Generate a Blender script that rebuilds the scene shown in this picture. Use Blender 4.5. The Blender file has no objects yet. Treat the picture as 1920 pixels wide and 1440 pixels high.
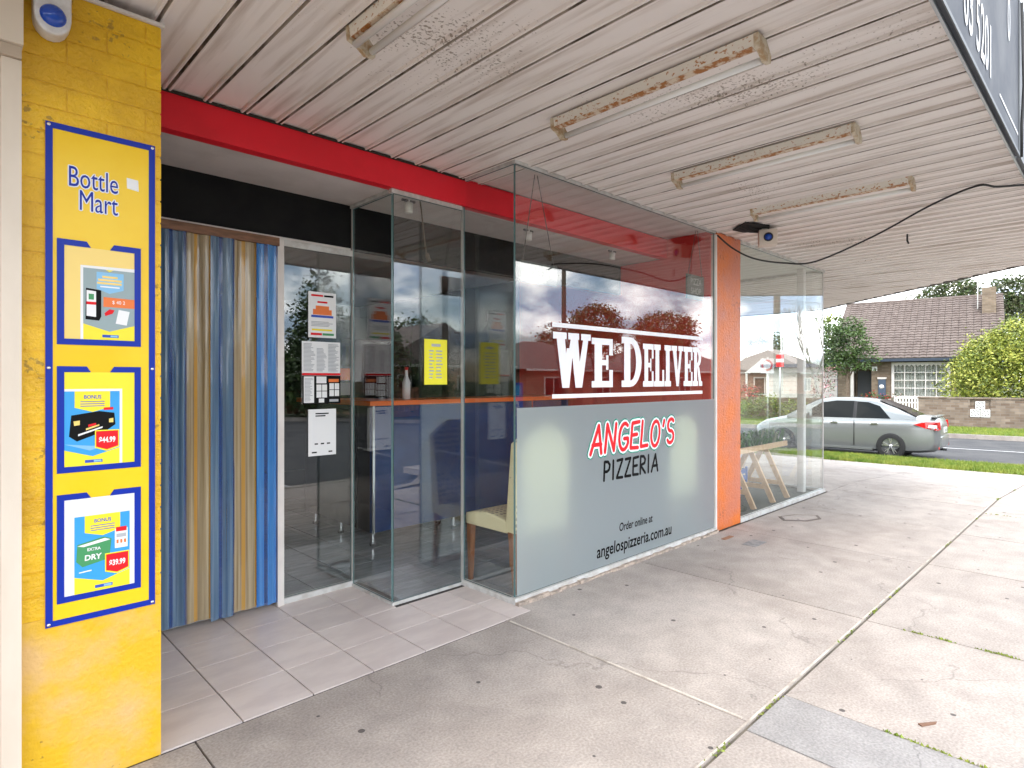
import bpy, bmesh, math, random
from mathutils import Vector, Matrix
random.seed(7)
R = math.radians
sc = bpy.context.scene
COL = sc.collection

# ------------------------------------------------------------------ camera
cd = bpy.data.cameras.new('camera'); cam = bpy.data.objects.new('camera', cd); COL.objects.link(cam)
cam.location = (0, 0, 1.4)
cam.rotation_euler = (R(90), 0, R(-44.12))
cd.sensor_width = 36; cd.lens = 36*1124/1920; cd.shift_y = -8/1920
cd.clip_start = 0.05; cd.clip_end = 2000
sc.camera = cam

# ------------------------------------------------------------------ world and sun
SUN_EL, SUN_AZ = 48, 215          # degrees; azimuth measured from +X towards +Y
w = bpy.data.worlds.new('World'); sc.world = w; w.use_nodes = True
nt = w.node_tree; nt.nodes.clear()
def N(t, typ, **kw):
    n = t.nodes.new(typ)
    for k, v in kw.items(): setattr(n, k, v)
    return n
out = N(nt, 'ShaderNodeOutputWorld'); bg = N(nt, 'ShaderNodeBackground')
sky = N(nt, 'ShaderNodeTexSky', sky_type='NISHITA', sun_disc=False)
sky.sun_elevation = R(SUN_EL); sky.sun_rotation = R(90-SUN_AZ)
tc = N(nt, 'ShaderNodeTexCoord'); sep = N(nt, 'ShaderNodeSeparateXYZ')
nt.links.new(tc.outputs['Generated'], sep.inputs[0])
zz = N(nt, 'ShaderNodeMath', operation='MAXIMUM'); zz.inputs[1].default_value = 0.0
nt.links.new(sep.outputs[2], zz.inputs[0])
za = N(nt, 'ShaderNodeMath', operation='ADD'); za.inputs[1].default_value = 0.42
nt.links.new(zz.outputs[0], za.inputs[0])
dx = N(nt, 'ShaderNodeMath', operation='DIVIDE'); dy = N(nt, 'ShaderNodeMath', operation='DIVIDE')
for d_, i in ((dx, 0), (dy, 1)):
    nt.links.new(sep.outputs[i], d_.inputs[0]); nt.links.new(za.outputs[0], d_.inputs[1])
cmb = N(nt, 'ShaderNodeCombineXYZ')
nt.links.new(dx.outputs[0], cmb.inputs[0]); nt.links.new(dy.outputs[0], cmb.inputs[1])
nz = N(nt, 'ShaderNodeTexNoise'); nz.inputs['Scale'].default_value = 2.9; nz.inputs['Detail'].default_value = 9
nz.inputs['Roughness'].default_value = 0.58; nz.inputs['Distortion'].default_value = 0.35
nt.links.new(cmb.outputs[0], nz.inputs['Vector'])
cr = N(nt, 'ShaderNodeValToRGB'); cr.color_ramp.elements[0].position = 0.36; cr.color_ramp.elements[1].position = 0.56
nt.links.new(nz.outputs['Fac'], cr.inputs[0])
nz2 = N(nt, 'ShaderNodeTexNoise'); nz2.inputs['Scale'].default_value = 4.2; nz2.inputs['Detail'].default_value = 8
mp = N(nt, 'ShaderNodeMapping'); mp.inputs['Location'].default_value = (3.1, 7.7, 0)
nt.links.new(cmb.outputs[0], mp.inputs[0]); nt.links.new(mp.outputs[0], nz2.inputs['Vector'])
cc = N(nt, 'ShaderNodeValToRGB')
cc.color_ramp.elements[0].position = 0.40; cc.color_ramp.elements[0].color = (0.21, 0.28, 0.39, 1)
cc.color_ramp.elements[1].position = 0.57; cc.color_ramp.elements[1].color = (1.0, 0.99, 0.97, 1)
nt.links.new(nz2.outputs['Fac'], cc.inputs[0])
csc = N(nt, 'ShaderNodeVectorMath', operation='SCALE'); csc.inputs['Scale'].default_value = 18.5
nt.links.new(cc.outputs[0], csc.inputs[0])
mx = N(nt, 'ShaderNodeMix', data_type='RGBA')
nt.links.new(cr.outputs[0], mx.inputs['Factor']); nt.links.new(sky.outputs[0], mx.inputs['A']); nt.links.new(csc.outputs[0], mx.inputs['B'])
nt.links.new(mx.outputs['Result'], bg.inputs[0]); bg.inputs[1].default_value = 0.10
nt.links.new(bg.outputs[0], out.inputs[0])
sl = bpy.data.lights.new('sun', 'SUN'); sl.energy = .7; sl.angle = R(12); sl.color = (1, 0.95, 0.88)
so = bpy.data.objects.new('sun', sl); COL.objects.link(so); so.location = (0, 0, 30)
sd = Vector((math.cos(R(SUN_EL))*math.cos(R(SUN_AZ)), math.cos(R(SUN_EL))*math.sin(R(SUN_AZ)), math.sin(R(SUN_EL))))
so.rotation_euler = sd.to_track_quat('Z', 'Y').to_euler()
sc.view_settings.view_transform = 'Standard'; sc.view_settings.look = 'None'
sc.view_settings.gamma = 1; sc.view_settings.use_curve_mapping = False
sc.view_settings.exposure = 1.86
sc.render.engine = 'CYCLES'
cy = sc.cycles
cy.max_bounces = 14; cy.diffuse_bounces = 6; cy.glossy_bounces = 6; cy.transmission_bounces = 6; cy.transparent_max_bounces = 24
cy.use_denoising = True; cy.sample_clamp_indirect = 8.0

# ------------------------------------------------------------------ materials
MATS = {}
def M(name, col, rough=.6, metal=0., col2=None, scale=4., detail=5., lo=.42, hi=.6, stretch=(1, 1, 1), bump=0., bscale=60., spec=.5, coat=0., rnd=0., emit=None, alpha=1., specks=0., spcol=(.06, .045, .03), spscale=38):
    if name in MATS: return MATS[name]
    m = bpy.data.materials.new(name); m.use_nodes = True; t = m.node_tree
    b = t.nodes['Principled BSDF']; MATS[name] = m
    b.inputs['Base Color'].default_value = (*col, 1); b.inputs['Roughness'].default_value = rough
    b.inputs['Metallic'].default_value = metal; b.inputs['Specular IOR Level'].default_value = spec
    b.inputs['Coat Weight'].default_value = coat; b.inputs['Coat Roughness'].default_value = .06
    b.inputs['Alpha'].default_value = alpha
    g = N(t, 'ShaderNodeNewGeometry'); mapn = N(t, 'ShaderNodeMapping'); mapn.inputs['Scale'].default_value = stretch
    t.links.new(g.outputs['Position'], mapn.inputs[0])
    src = None
    if col2 is not None:
        n = N(t, 'ShaderNodeTexNoise'); n.inputs['Scale'].default_value = scale; n.inputs['Detail'].default_value = detail
        n.inputs['Roughness'].default_value = .6
        t.links.new(mapn.outputs[0], n.inputs['Vector'])
        r = N(t, 'ShaderNodeValToRGB'); r.color_ramp.elements[0].position = lo; r.color_ramp.elements[1].position = hi
        r.color_ramp.elements[0].color = (*col, 1); r.color_ramp.elements[1].color = (*col2, 1)
        t.links.new(n.outputs['Fac'], r.inputs[0]); src = r.outputs[0]
    if specks:
        n = N(t, 'ShaderNodeTexNoise'); n.inputs['Scale'].default_value = spscale; n.inputs['Detail'].default_value = 4
        n5 = N(t, 'ShaderNodeTexNoise'); n5.inputs['Scale'].default_value = spscale*.12; n5.inputs['Detail'].default_value = 4
        t.links.new(g.outputs['Position'], n.inputs['Vector']); t.links.new(g.outputs['Position'], n5.inputs['Vector'])
        ml = N(t, 'ShaderNodeMath', operation='MULTIPLY'); t.links.new(n.outputs['Fac'], ml.inputs[0]); t.links.new(n5.outputs['Fac'], ml.inputs[1])
        r = N(t, 'ShaderNodeValToRGB'); r.color_ramp.elements[0].position = .385-.05*specks; r.color_ramp.elements[1].position = .42-.04*specks
        t.links.new(ml.outputs[0], r.inputs[0])
        mxp = N(t, 'ShaderNodeMix', data_type='RGBA'); mm = N(t, 'ShaderNodeMath', operation='MULTIPLY'); mm.inputs[1].default_value = .75
        t.links.new(r.outputs[0], mm.inputs[0]); t.links.new(mm.outputs[0], mxp.inputs['Factor'])
        if src is not None: t.links.new(src, mxp.inputs['A'])
        else: mxp.inputs['A'].default_value = (*col, 1)
        mxp.inputs['B'].default_value = (*spcol, 1); src = mxp.outputs['Result']
    if rnd:
        oi = N(t, 'ShaderNodeObjectInfo'); mr = N(t, 'ShaderNodeMapRange')
        mr.inputs['To Min'].default_value = 1-rnd; mr.inputs['To Max'].default_value = 1+rnd*.5
        t.links.new(oi.outputs['Random'], mr.inputs['Value'])
        vm = N(t, 'ShaderNodeVectorMath', operation='SCALE')
        if src is not None: t.links.new(src, vm.inputs[0])
        else: vm.inputs[0].default_value = col
        t.links.new(mr.outputs[0], vm.inputs['Scale']); src = vm.outputs[0]
    if src is not None: t.links.new(src, b.inputs['Base Color'])
    if bump:
        n = N(t, 'ShaderNodeTexNoise'); n.inputs['Scale'].default_value = bscale; n.inputs['Detail'].default_value = 5
        t.links.new(mapn.outputs[0], n.inputs['Vector'])
        bp = N(t, 'ShaderNodeBump'); bp.inputs['Strength'].default_value = 1; bp.inputs['Distance'].default_value = bump
        t.links.new(n.outputs['Fac'], bp.inputs['Height']); t.links.new(bp.outputs[0], b.inputs['Normal'])
    if emit: b.inputs['Emission Color'].default_value = (*emit, 1); b.inputs['Emission Strength'].default_value = 1
    return m

def glass(name, tint=(.93, .97, .95), r0=.05):
    if name in MATS: return MATS[name]
    m = bpy.data.materials.new(name); m.use_nodes = True; t = m.node_tree; t.nodes.clear(); MATS[name] = m
    o = N(t, 'ShaderNodeOutputMaterial'); g = N(t, 'ShaderNodeNewGeometry')
    d = N(t, 'ShaderNodeVectorMath', operation='DOT_PRODUCT')
    t.links.new(g.outputs['Incoming'], d.inputs[0]); t.links.new(g.outputs['Normal'], d.inputs[1])
    a = N(t, 'ShaderNodeMath', operation='ABSOLUTE'); t.links.new(d.outputs['Value'], a.inputs[0])
    s = N(t, 'ShaderNodeMath', operation='SUBTRACT'); s.inputs[0].default_value = 1; t.links.new(a.outputs[0], s.inputs[1])
    p = N(t, 'ShaderNodeMath', operation='POWER'); p.inputs[1].default_value = 5; t.links.new(s.outputs[0], p.inputs[0])
    mr = N(t, 'ShaderNodeMath', operation='MULTIPLY_ADD'); mr.inputs[1].default_value = 1-r0; mr.inputs[2].default_value = r0
    t.links.new(p.outputs[0], mr.inputs[0])
    tr = N(t, 'ShaderNodeBsdfTransparent'); tr.inputs[0].default_value = (*tint, 1)
    gl = N(t, 'ShaderNodeBsdfGlossy'); gl.inputs['Roughness'].default_value = 0.0; gl.inputs[0].default_value = (1, 1, 1, 1)
    mxs = N(t, 'ShaderNodeMixShader'); t.links.new(mr.outputs[0], mxs.inputs[0])
    t.links.new(tr.outputs[0], mxs.inputs[1]); t.links.new(gl.outputs[0], mxs.inputs[2]); t.links.new(mxs.outputs[0], o.inputs[0])
    return m
GLASS = glass('window_glass', (.970, .985, .978), .078)
EDGE = M('glass_edge', (.10, .19, .19), .15, spec=.8)

def frost():
    m = bpy.data.materials.new('frosted_film'); m.use_nodes = True; t = m.node_tree; t.nodes.clear()
    o = N(t, 'ShaderNodeOutputMaterial')
    a = N(t, 'ShaderNodeBsdfTranslucent'); a.inputs[0].default_value = (.86, .90, .90, 1)
    b = N(t, 'ShaderNodeBsdfDiffuse'); b.inputs[0].default_value = (.54, .615, .63, 1)
    mxs = N(t, 'ShaderNodeMixShader'); mxs.inputs[0].default_value = .30
    t.links.new(a.outputs[0], mxs.inputs[1]); t.links.new(b.outputs[0], mxs.inputs[2]); t.links.new(mxs.outputs[0], o.inputs[0])
    return m
FROST = frost()

def concrete(name, c1, c2, rnd=.1, spots=True, stain=(.20, .18, .165)):
    m = bpy.data.materials.new(name); m.use_nodes = True; t = m.node_tree; b = t.nodes['Principled BSDF']; MATS[name] = m
    g = N(t, 'ShaderNodeNewGeometry')
    n1 = N(t, 'ShaderNodeTexNoise'); n1.inputs['Scale'].default_value = .75; n1.inputs['Detail'].default_value = 8; n1.inputs['Roughness'].default_value = .62; n1.inputs['Distortion'].default_value = .6
    n2 = N(t, 'ShaderNodeTexNoise'); n2.inputs['Scale'].default_value = 95; n2.inputs['Detail'].default_value = 4
    n3 = N(t, 'ShaderNodeTexNoise'); n3.inputs['Scale'].default_value = 5.5; n3.inputs['Detail'].default_value = 8
    for n in (n1, n2, n3): t.links.new(g.outputs['Position'], n.inputs['Vector'])
    r1 = N(t, 'ShaderNodeValToRGB'); r1.color_ramp.elements[0].position = .38; r1.color_ramp.elements[1].position = .62
    r1.color_ramp.elements[0].color = (*c1, 1); r1.color_ramp.elements[1].color = (*c2, 1)
    t.links.new(n1.outputs['Fac'], r1.inputs[0])
    def scaled(src, nf, lo, hi):
        mr = N(t, 'ShaderNodeMapRange'); mr.inputs['From Min'].default_value = .3; mr.inputs['From Max'].default_value = .7
        mr.inputs['To Min'].default_value = lo; mr.inputs['To Max'].default_value = hi
        t.links.new(nf, mr.inputs['Value'])
        v = N(t, 'ShaderNodeVectorMath', operation='SCALE'); t.links.new(src, v.inputs[0]); t.links.new(mr.outputs[0], v.inputs['Scale'])
        return v.outputs[0]
    s = scaled(r1.outputs[0], n2.outputs['Fac'], .80, 1.18)
    s = scaled(s, n3.outputs['Fac'], .86, 1.10)
    oi = N(t, 'ShaderNodeObjectInfo'); mr = N(t, 'ShaderNodeMapRange'); mr.inputs['To Min'].default_value = 1-rnd; mr.inputs['To Max'].default_value = 1+rnd*.4
    t.links.new(oi.outputs['Random'], mr.inputs['Value'])
    v = N(t, 'ShaderNodeVectorMath', operation='SCALE'); t.links.new(s, v.inputs[0]); t.links.new(mr.outputs[0], v.inputs['Scale']); s = v.outputs[0]
    nd = N(t, 'ShaderNodeTexNoise'); nd.inputs['Scale'].default_value = 1.7; nd.inputs['Detail'].default_value = 6; t.links.new(g.outputs['Position'], nd.inputs['Vector'])
    va = N(t, 'ShaderNodeVectorMath', operation='MULTIPLY_ADD'); va.inputs[1].default_value = (.9, .9, .9); t.links.new(nd.outputs['Color'], va.inputs[0]); t.links.new(g.outputs['Position'], va.inputs[2])
    vc = N(t, 'ShaderNodeTexVoronoi', voronoi_dimensions='2D', feature='DISTANCE_TO_EDGE'); vc.inputs['Scale'].default_value = .42; t.links.new(va.outputs[0], vc.inputs['Vector'])
    rc = N(t, 'ShaderNodeMapRange'); rc.inputs['From Min'].default_value = .0008; rc.inputs['From Max'].default_value = .0035; rc.inputs['To Min'].default_value = .76; rc.inputs['To Max'].default_value = 1.
    t.links.new(vc.outputs['Distance'], rc.inputs['Value'])
    n6 = N(t, 'ShaderNodeTexNoise'); n6.inputs['Scale'].default_value = 1.1; n6.inputs['Detail'].default_value = 2; t.links.new(g.outputs['Position'], n6.inputs['Vector'])
    r6 = N(t, 'ShaderNodeMapRange'); r6.inputs['From Min'].default_value = .46; r6.inputs['From Max'].default_value = .54; t.links.new(n6.outputs['Fac'], r6.inputs['Value'])
    mxc = N(t, 'ShaderNodeMath', operation='MAXIMUM'); t.links.new(rc.outputs[0], mxc.inputs[0]); t.links.new(r6.outputs[0], mxc.inputs[1])
    vv = N(t, 'ShaderNodeVectorMath', operation='SCALE'); t.links.new(s, vv.inputs[0]); t.links.new(mxc.outputs[0], vv.inputs['Scale']); s = vv.outputs[0]
    if spots:
        vo = N(t, 'ShaderNodeTexVoronoi', voronoi_dimensions='2D'); vo.inputs['Scale'].default_value = 3.2; t.links.new(g.outputs['Position'], vo.inputs['Vector'])
        sep = N(t, 'ShaderNodeSeparateColor'); t.links.new(vo.outputs['Color'], sep.inputs[0])
        th = N(t, 'ShaderNodeMapRange'); th.inputs['From Min'].default_value = .45; th.inputs['From Max'].default_value = 1
        th.inputs['To Min'].default_value = 0; th.inputs['To Max'].default_value = .050
        t.links.new(sep.outputs[0], th.inputs['Value'])
        lt = N(t, 'ShaderNodeMath', operation='LESS_THAN'); t.links.new(vo.outputs['Distance'], lt.inputs[0]); t.links.new(th.outputs[0], lt.inputs[1])
        sm = N(t, 'ShaderNodeMath', operation='MULTIPLY'); sm.inputs[1].default_value = .8; t.links.new(lt.outputs[0], sm.inputs[0])
        mxx = N(t, 'ShaderNodeMix', data_type='RGBA'); t.links.new(sm.outputs[0], mxx.inputs['Factor']); t.links.new(s, mxx.inputs['A']); mxx.inputs['B'].default_value = (.045, .04, .04, 1)
        s = mxx.outputs['Result']
    t.links.new(s, b.inputs['Base Color']); b.inputs['Roughness'].default_value = .82; b.inputs['Specular IOR Level'].default_value = .35
    bp = N(t, 'ShaderNodeBump'); bp.inputs['Distance'].default_value = .0025; bp.inputs['Strength'].default_value = .8
    t.links.new(n2.outputs['Fac'], bp.inputs['Height']); t.links.new(bp.outputs[0], b.inputs['Normal'])
    return m

CONC = concrete('concrete_paving', (.375, .328, .292), (.465, .415, .375), .08)
CONC_G = concrete('grey_concrete_paving', (.30, .285, .275), (.375, .36, .35), .04)
JOINT = M('joint_dirt', (.09, .08, .065), .95, col2=(.16, .14, .11), scale=9)
KERB = concrete('kerb_concrete', (.30, .26, .23), (.40, .36, .32), .05, False)
ASPH = M('asphalt', (.050, .050, .053), .85, col2=(.075, .073, .073), scale=1.2, bump=.004, bscale=120)
LINE = M('road_paint', (.70, .70, .68), .6, col2=(.5, .5, .49), scale=8)
SOIL = M('grass_ground', (.075, .105, .025), .9, col2=(.10, .115, .04), scale=3)
TILE = M('porch_tile', (.68, .59, .55), .36, col2=(.76, .67, .62), scale=3.0, stretch=(1, 2.5, 1), rnd=.10, bump=.0008, bscale=50)
GROUT = M('grout', (.07, .06, .055), .95)
ITILE = M('interior_tile', (.27, .29, .30), .14, col2=(.36, .38, .39), scale=3.5, stretch=(1, 5, 1), rnd=.1)
YEL = M('yellow_paint', (.66, .37, .006), .42, col2=(.82, .49, .010), scale=3.4, bump=.006, bscale=70, specks=.55, spcol=(.30, .18, .02))
YELR = M('worn_yellow_paint', (.72, .43, .012), .45, col2=(.70, .44, .16), scale=3.6, lo=.44, hi=.66, bump=.004, bscale=60, specks=.5, spcol=(.16, .10, .03))
ORG = M('orange_paint', (.70, .17, .025), .38, col2=(.58, .18, .10), scale=2.2, lo=.4, hi=.6, bump=.006, bscale=60, specks=.4, spcol=(.28, .08, .04))
RED = M('red_paint', (.84, .010, .028), .42, col2=(.76, .009, .024), scale=3, bump=.0006, bscale=60)
REDW = M('red_wall_paint', (.72, .035, .03), .5, col2=(.66, .03, .028), scale=2)
BLK = M('black_paint_and_shade', (.007, .007, .008), .6, col2=(.011, .011, .011), scale=5, bump=.0006, bscale=60, spec=.15)
WHT = M('white_paint', (.74, .70, .66), .55, col2=(.66, .62, .58), scale=3, bump=.0008, bscale=70)
PINK = M('soffit_paint', (.66, .60, .57), .6, col2=(.60, .54, .51), scale=4, bump=.0006, bscale=50)
CREAM = M('cream_paint', (.70, .61, .50), .5, col2=(.64, .55, .44), scale=2.5, stretch=(1, 1, .4), bump=.0008, bscale=60)
CEIL_I = M('interior_ceiling', (.70, .70, .64), .7)
DARKW = M('dark_wall', (.016, .018, .022), .7, col2=(.028, .028, .032), scale=2, spec=.2)
GREYW = M('grey_wall', (.30, .31, .31), .7, col2=(.25, .26, .26), scale=2)
ALU = M('aluminium', (.62, .62, .61), .35, .6)
SILL = M('window_sill', (.60, .60, .58), .5, col2=(.48, .46, .43), scale=14)
MORT = M('lumpy_mortar', (.52, .42, .34), .9, col2=(.30, .25, .21), scale=22, bump=.01, bscale=60)
TIMB = M('brown_timber', (.14, .06, .025), .5, col2=(.24, .11, .05), scale=6, stretch=(1, 6, 6))
SILIC = M('pale_sealant', (.50, .47, .45), .5)
PW = M('paper_white', (.80, .80, .80), .5)
PGREY = M('paper_grey_print', (.42, .43, .45), .5)
PBLK = M('ink_black', (.008, .008, .008), .6, spec=.1)
PRED = M('ink_red', (.72, .012, .02), .5, spec=.2)
PORG = M('ink_orange', (.80, .18, .03), .5)
PBLU = M('ink_blue', (.02, .07, .45), .5)
PCY = M('ink_sky_blue', (.03, .32, .70), .45)
PCY2 = M('ink_pale_blue', (.22, .48, .72), .45)
PYEL = M('ink_yellow', (.88, .72, .02), .45)
PGRN = M('ink_green', (.05, .28, .10), .5)
PTEAL = M('ink_teal', (.01, .30, .20), .5, spec=.2)
PSLAT = M('ink_slate', (.28, .36, .37), .45)
PPALE = M('pale_yellow_card', (.86, .62, .16), .35)
SIGNY = M('sign_yellow', (.86, .54, .008), .28, col2=(.88, .58, .02), scale=3, spec=.3)
SIGNB = M('sign_blue', (.004, .026, .33), .4, spec=.25)
VIN = M('white_vinyl', (.84, .84, .86), .4)
NAVY = M('navy_laminate', (.008, .032, .13), .22, col2=(.012, .045, .17), scale=3)
OTOP = M('orange_laminate', (.92, .17, .02), .3)
CHR = M('chrome', (.75, .75, .75), .15, 1.)
BRASSY = M('white_metal', (.75, .74, .70), .4)
RUBB = M('black_rubber', (.02, .02, .02), .6)
OAK = M('chair_wood', (.24, .085, .03), .35, col2=(.32, .13, .05), scale=8, stretch=(6, 6, 1))
PINE = M('raw_pine', (.58, .38, .20), .55, col2=(.66, .46, .27), scale=7, stretch=(4, 4, 1))
RUST = M('rusty_batten', (.78, .74, .66), .5, col2=(.45, .20, .06), scale=75, detail=8, lo=.57, hi=.63, stretch=(1, .6, 1))
RUSTE = M('rust_edge', (.66, .56, .44), .6, col2=(.36, .14, .03), scale=30, detail=8, lo=.44, hi=.56)
TUBE = M('lamp_tube', (.84, .84, .82), .2)

def ribbed():
    m = bpy.data.materials.new('soffit_metal'); m.use_nodes = True; t = m.node_tree; b = t.nodes['Principled BSDF']; MATS['soffit_metal'] = m
    g = N(t, 'ShaderNodeNewGeometry'); mp_ = N(t, 'ShaderNodeMapping'); mp_.inputs['Scale'].default_value = (9, .55, 1); t.links.new(g.outputs['Position'], mp_.inputs[0])
    n1 = N(t, 'ShaderNodeTexNoise'); n1.inputs['Scale'].default_value = 2.2; n1.inputs['Detail'].default_value = 6; t.links.new(mp_.outputs[0], n1.inputs['Vector'])
    r = N(t, 'ShaderNodeValToRGB'); e = r.color_ramp.elements
    e[0].position = .32; e[0].color = (.60, .53, .475, 1); e[1].position = .5; e[1].color = (.83, .78, .74, 1)
    t.links.new(n1.outputs['Fac'], r.inputs[0])
    n2 = N(t, 'ShaderNodeTexNoise'); n2.inputs['Scale'].default_value = 75; n2.inputs['Detail'].default_value = 4; t.links.new(g.outputs['Position'], n2.inputs['Vector'])
    n4 = N(t, 'ShaderNodeTexNoise'); n4.inputs['Scale'].default_value = 1.3; n4.inputs['Detail'].default_value = 3; t.links.new(g.outputs['Position'], n4.inputs['Vector'])
    ad = N(t, 'ShaderNodeMath', operation='MULTIPLY'); t.links.new(n2.outputs['Fac'], ad.inputs[0]); t.links.new(n4.outputs['Fac'], ad.inputs[1])
    r2 = N(t, 'ShaderNodeValToRGB'); r2.color_ramp.elements[0].position = .385; r2.color_ramp.elements[1].position = .44
    t.links.new(ad.outputs[0], r2.inputs[0])
    mxx = N(t, 'ShaderNodeMix', data_type='RGBA'); t.links.new(r2.outputs[0], mxx.inputs['Factor']); t.links.new(r.outputs[0], mxx.inputs['A']); mxx.inputs['B'].default_value = (.34, .29, .24, 1)
    t.links.new(mxx.outputs['Result'], b.inputs['Base Color']); b.inputs['Roughness'].default_value = .45
    return m
CEIL = ribbed()
GROOVE = M('grimy_groove', (.50, .44, .38), .8, col2=(.15, .12, .09), scale=7, stretch=(6, .7, 1), lo=.45, hi=.62)
FASC = M('sign_grey_panel', (.085, .092, .108), .5, .0, col2=(.14, .145, .155), scale=1.4, spec=.02)
FEDGE = M('fascia_edge', (.40, .42, .44), .35, .5)

# ------------------------------------------------------------------ mesh builders
class MB:
    def __init__(s): s.v = []; s.f = []; s.m = []; s.sm = []
    def add(s, vs, fs, mi=0, smooth=False):
        o = len(s.v); s.v += [tuple(v) for v in vs]
        for f in fs: s.f.append(tuple(i+o for i in f)); s.m.append(mi); s.sm.append(smooth)
        return s
    def box(s, x0, x1, y0, y1, z0, z1, mi=0):
        v = [(x, y, z) for x in (x0, x1) for y in (y0, y1) for z in (z0, z1)]
        return s.add(v, [(0, 1, 3, 2), (4, 6, 7, 5), (0, 4, 5, 1), (2, 3, 7, 6), (0, 2, 6, 4), (1, 5, 7, 3)], mi)
    def quad(s, a, b, c, d, mi=0): return s.add([a, b, c, d], [(0, 1, 2, 3)], mi)
    def prism(s, pts, y0, y1, mi=0):            # polygon in x,z extruded along y
        n = len(pts)
        s.add([(x, y0, z) for x, z in pts]+[(x, y1, z) for x, z in pts],
              [tuple(range(n)), tuple(range(2*n-1, n-1, -1))]+[((i+1) % n, i, i+n, (i+1) % n+n) for i in range(n)], mi)
        return s
    def prismz(s, pts, z0, z1, mi=0):
        n = len(pts)
        s.add([(x, y, z0) for x, y in pts]+[(x, y, z1) for x, y in pts],
              [tuple(range(n-1, -1, -1)), tuple(range(n, 2*n))]+[(i, (i+1) % n, (i+1) % n+n, i+n) for i in range(n)], mi)
        return s
    def bar(s, p, q, w, h=None, mi=0):          # square bar between two points
        p = Vector(p); q = Vector(q); d = (q-p).normalized(); h = h or w
        up = Vector((0, 0, 1)) if abs(d.z) < .9 else Vector((0, 1, 0))
        a = d.cross(up).normalized()*w/2; b = a.cross(d).normalized()*h/2
        v = [p-a-b, p+a-b, p+a+b, p-a+b, q-a-b, q+a-b, q+a+b, q-a+b]
        return s.add(v, [(3, 2, 1, 0), (4, 5, 6, 7), (0, 1, 5, 4), (1, 2, 6, 5), (2, 3, 7, 6), (3, 0, 4, 7)], mi)
    def tube(s, pts, r, n=8, mi=0, cap=True):
        pts = [Vector(p) for p in pts]; rs = r if isinstance(r, (list, tuple)) else [r]*len(pts)
        vs = []; last = None
        for i, p in enumerate(pts):
            d = (pts[min(i+1, len(pts)-1)]-pts[max(i-1, 0)]).normalized()
            up = last if last is not None and abs(last.dot(d)) < .95 else (Vector((0, 0, 1)) if abs(d.z) < .9 else Vector((1, 0, 0)))
            a = d.cross(up).normalized(); b = a.cross(d).normalized(); last = b
            vs += [p+(a*math.cos(2*math.pi*k/n)+b*math.sin(2*math.pi*k/n))*rs[i] for k in range(n)]
        fs = [(i*n+k, i*n+(k+1) % n, (i+1)*n+(k+1) % n, (i+1)*n+k) for i in range(len(pts)-1) for k in range(n)]
        s.add(vs, fs, mi, True)
        if cap:
            o = len(s.v)-len(vs)
            s.f.append(tuple(o+k for k in range(n-1, -1, -1))); s.m.append(mi); s.sm.append(False)
            s.f.append(tuple(o+(len(pts)-1)*n+k for k in range(n))); s.m.append(mi); s.sm.append(False)
        return s
    def lathe(s, prof, c=(0, 0, 0), axis='z', n=24, mi=0, smooth=True):   # prof: (r, h)
        vs = []
        for r, h in prof:
            for k in range(n):
                a = 2*math.pi*k/n; u = r*math.cos(a); v = r*math.sin(a)
                vs.append({'z': (c[0]+u, c[1]+v, c[2]+h), 'y': (c[0]+u, c[1]+h, c[2]-v), 'x': (c[0]+h, c[1]+u, c[2]+v)}[axis])
        fs = [(i*n+k, i*n+(k+1) % n, (i+1)*n+(k+1) % n, (i+1)*n+k) for i in range(len(prof)-1) for k in range(n)]
        return s.add(vs, fs, mi, smooth)
    def mesh(s, name, mats):
        me = bpy.data.meshes.new(name); me.from_pydata(s.v, [], s.f)
        for m in (mats if isinstance(mats, (list, tuple)) else [mats]): me.materials.append(m)
        me.polygons.foreach_set('material_index', s.m); me.polygons.foreach_set('use_smooth', s.sm); me.update()
        return me
    def build(s, name, mats, parent=None, loc=(0, 0, 0)):
        return obj(name, s.mesh(name, mats), parent, loc)
def obj(name, me, parent=None, loc=(0, 0, 0)):
    o = bpy.data.objects.new(name, me); COL.objects.link(o); o.location = loc
    if parent is not None: o.parent = parent
    return o
def tag(o, label, cat, group=None, kind=None):
    if label: o['label'] = label
    if cat: o['category'] = cat
    if group: o['group'] = group
    if kind: o['kind'] = kind
    return o
def thing(name, loc, label, cat, group=None, rz=0):
    o = bpy.data.objects.new(name, None); COL.objects.link(o); o.location = loc; o.rotation_euler = (0, 0, rz)
    o.empty_display_size = .2
    return tag(o, label, cat, group)
def struct(o): o['kind'] = 'structure'; return o
def B(name, mat, parent, *b, loc=(0, 0, 0)):
    return MB().box(*b).build(name, mat, parent, loc)
def copy_tree(root, loc, label, rz=None):
    r = root.copy(); COL.objects.link(r); r.location = loc; r['label'] = label
    if rz is not None: r.rotation_euler = (0, 0, rz)
    for ch in list(root.children):
        c = ch.copy(); COL.objects.link(c); c.parent = r
        for g in list(ch.children):
            d = g.copy(); COL.objects.link(d); d.parent = c
    return r
def bevel(o, wdt, seg=2, angle=35):
    me = o.data; bm = bmesh.new(); bm.from_mesh(me)
    es = [e for e in bm.edges if len(e.link_faces) == 2 and e.calc_face_angle(0) > R(angle)]
    bmesh.ops.bevel(bm, geom=es, offset=wdt, segments=seg, affect='EDGES', profile=.6)
    for f in bm.faces: f.smooth = True
    bm.to_mesh(me); bm.free()
    try: me.set_sharp_from_angle(angle=R(45))
    except Exception: pass
    return o
def apply_mods(o):
    dg = bpy.context.evaluated_depsgraph_get(); dg.update()
    me = bpy.data.meshes.new_from_object(o.evaluated_get(dg)); o.modifiers.clear(); o.data = me
    return o

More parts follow.
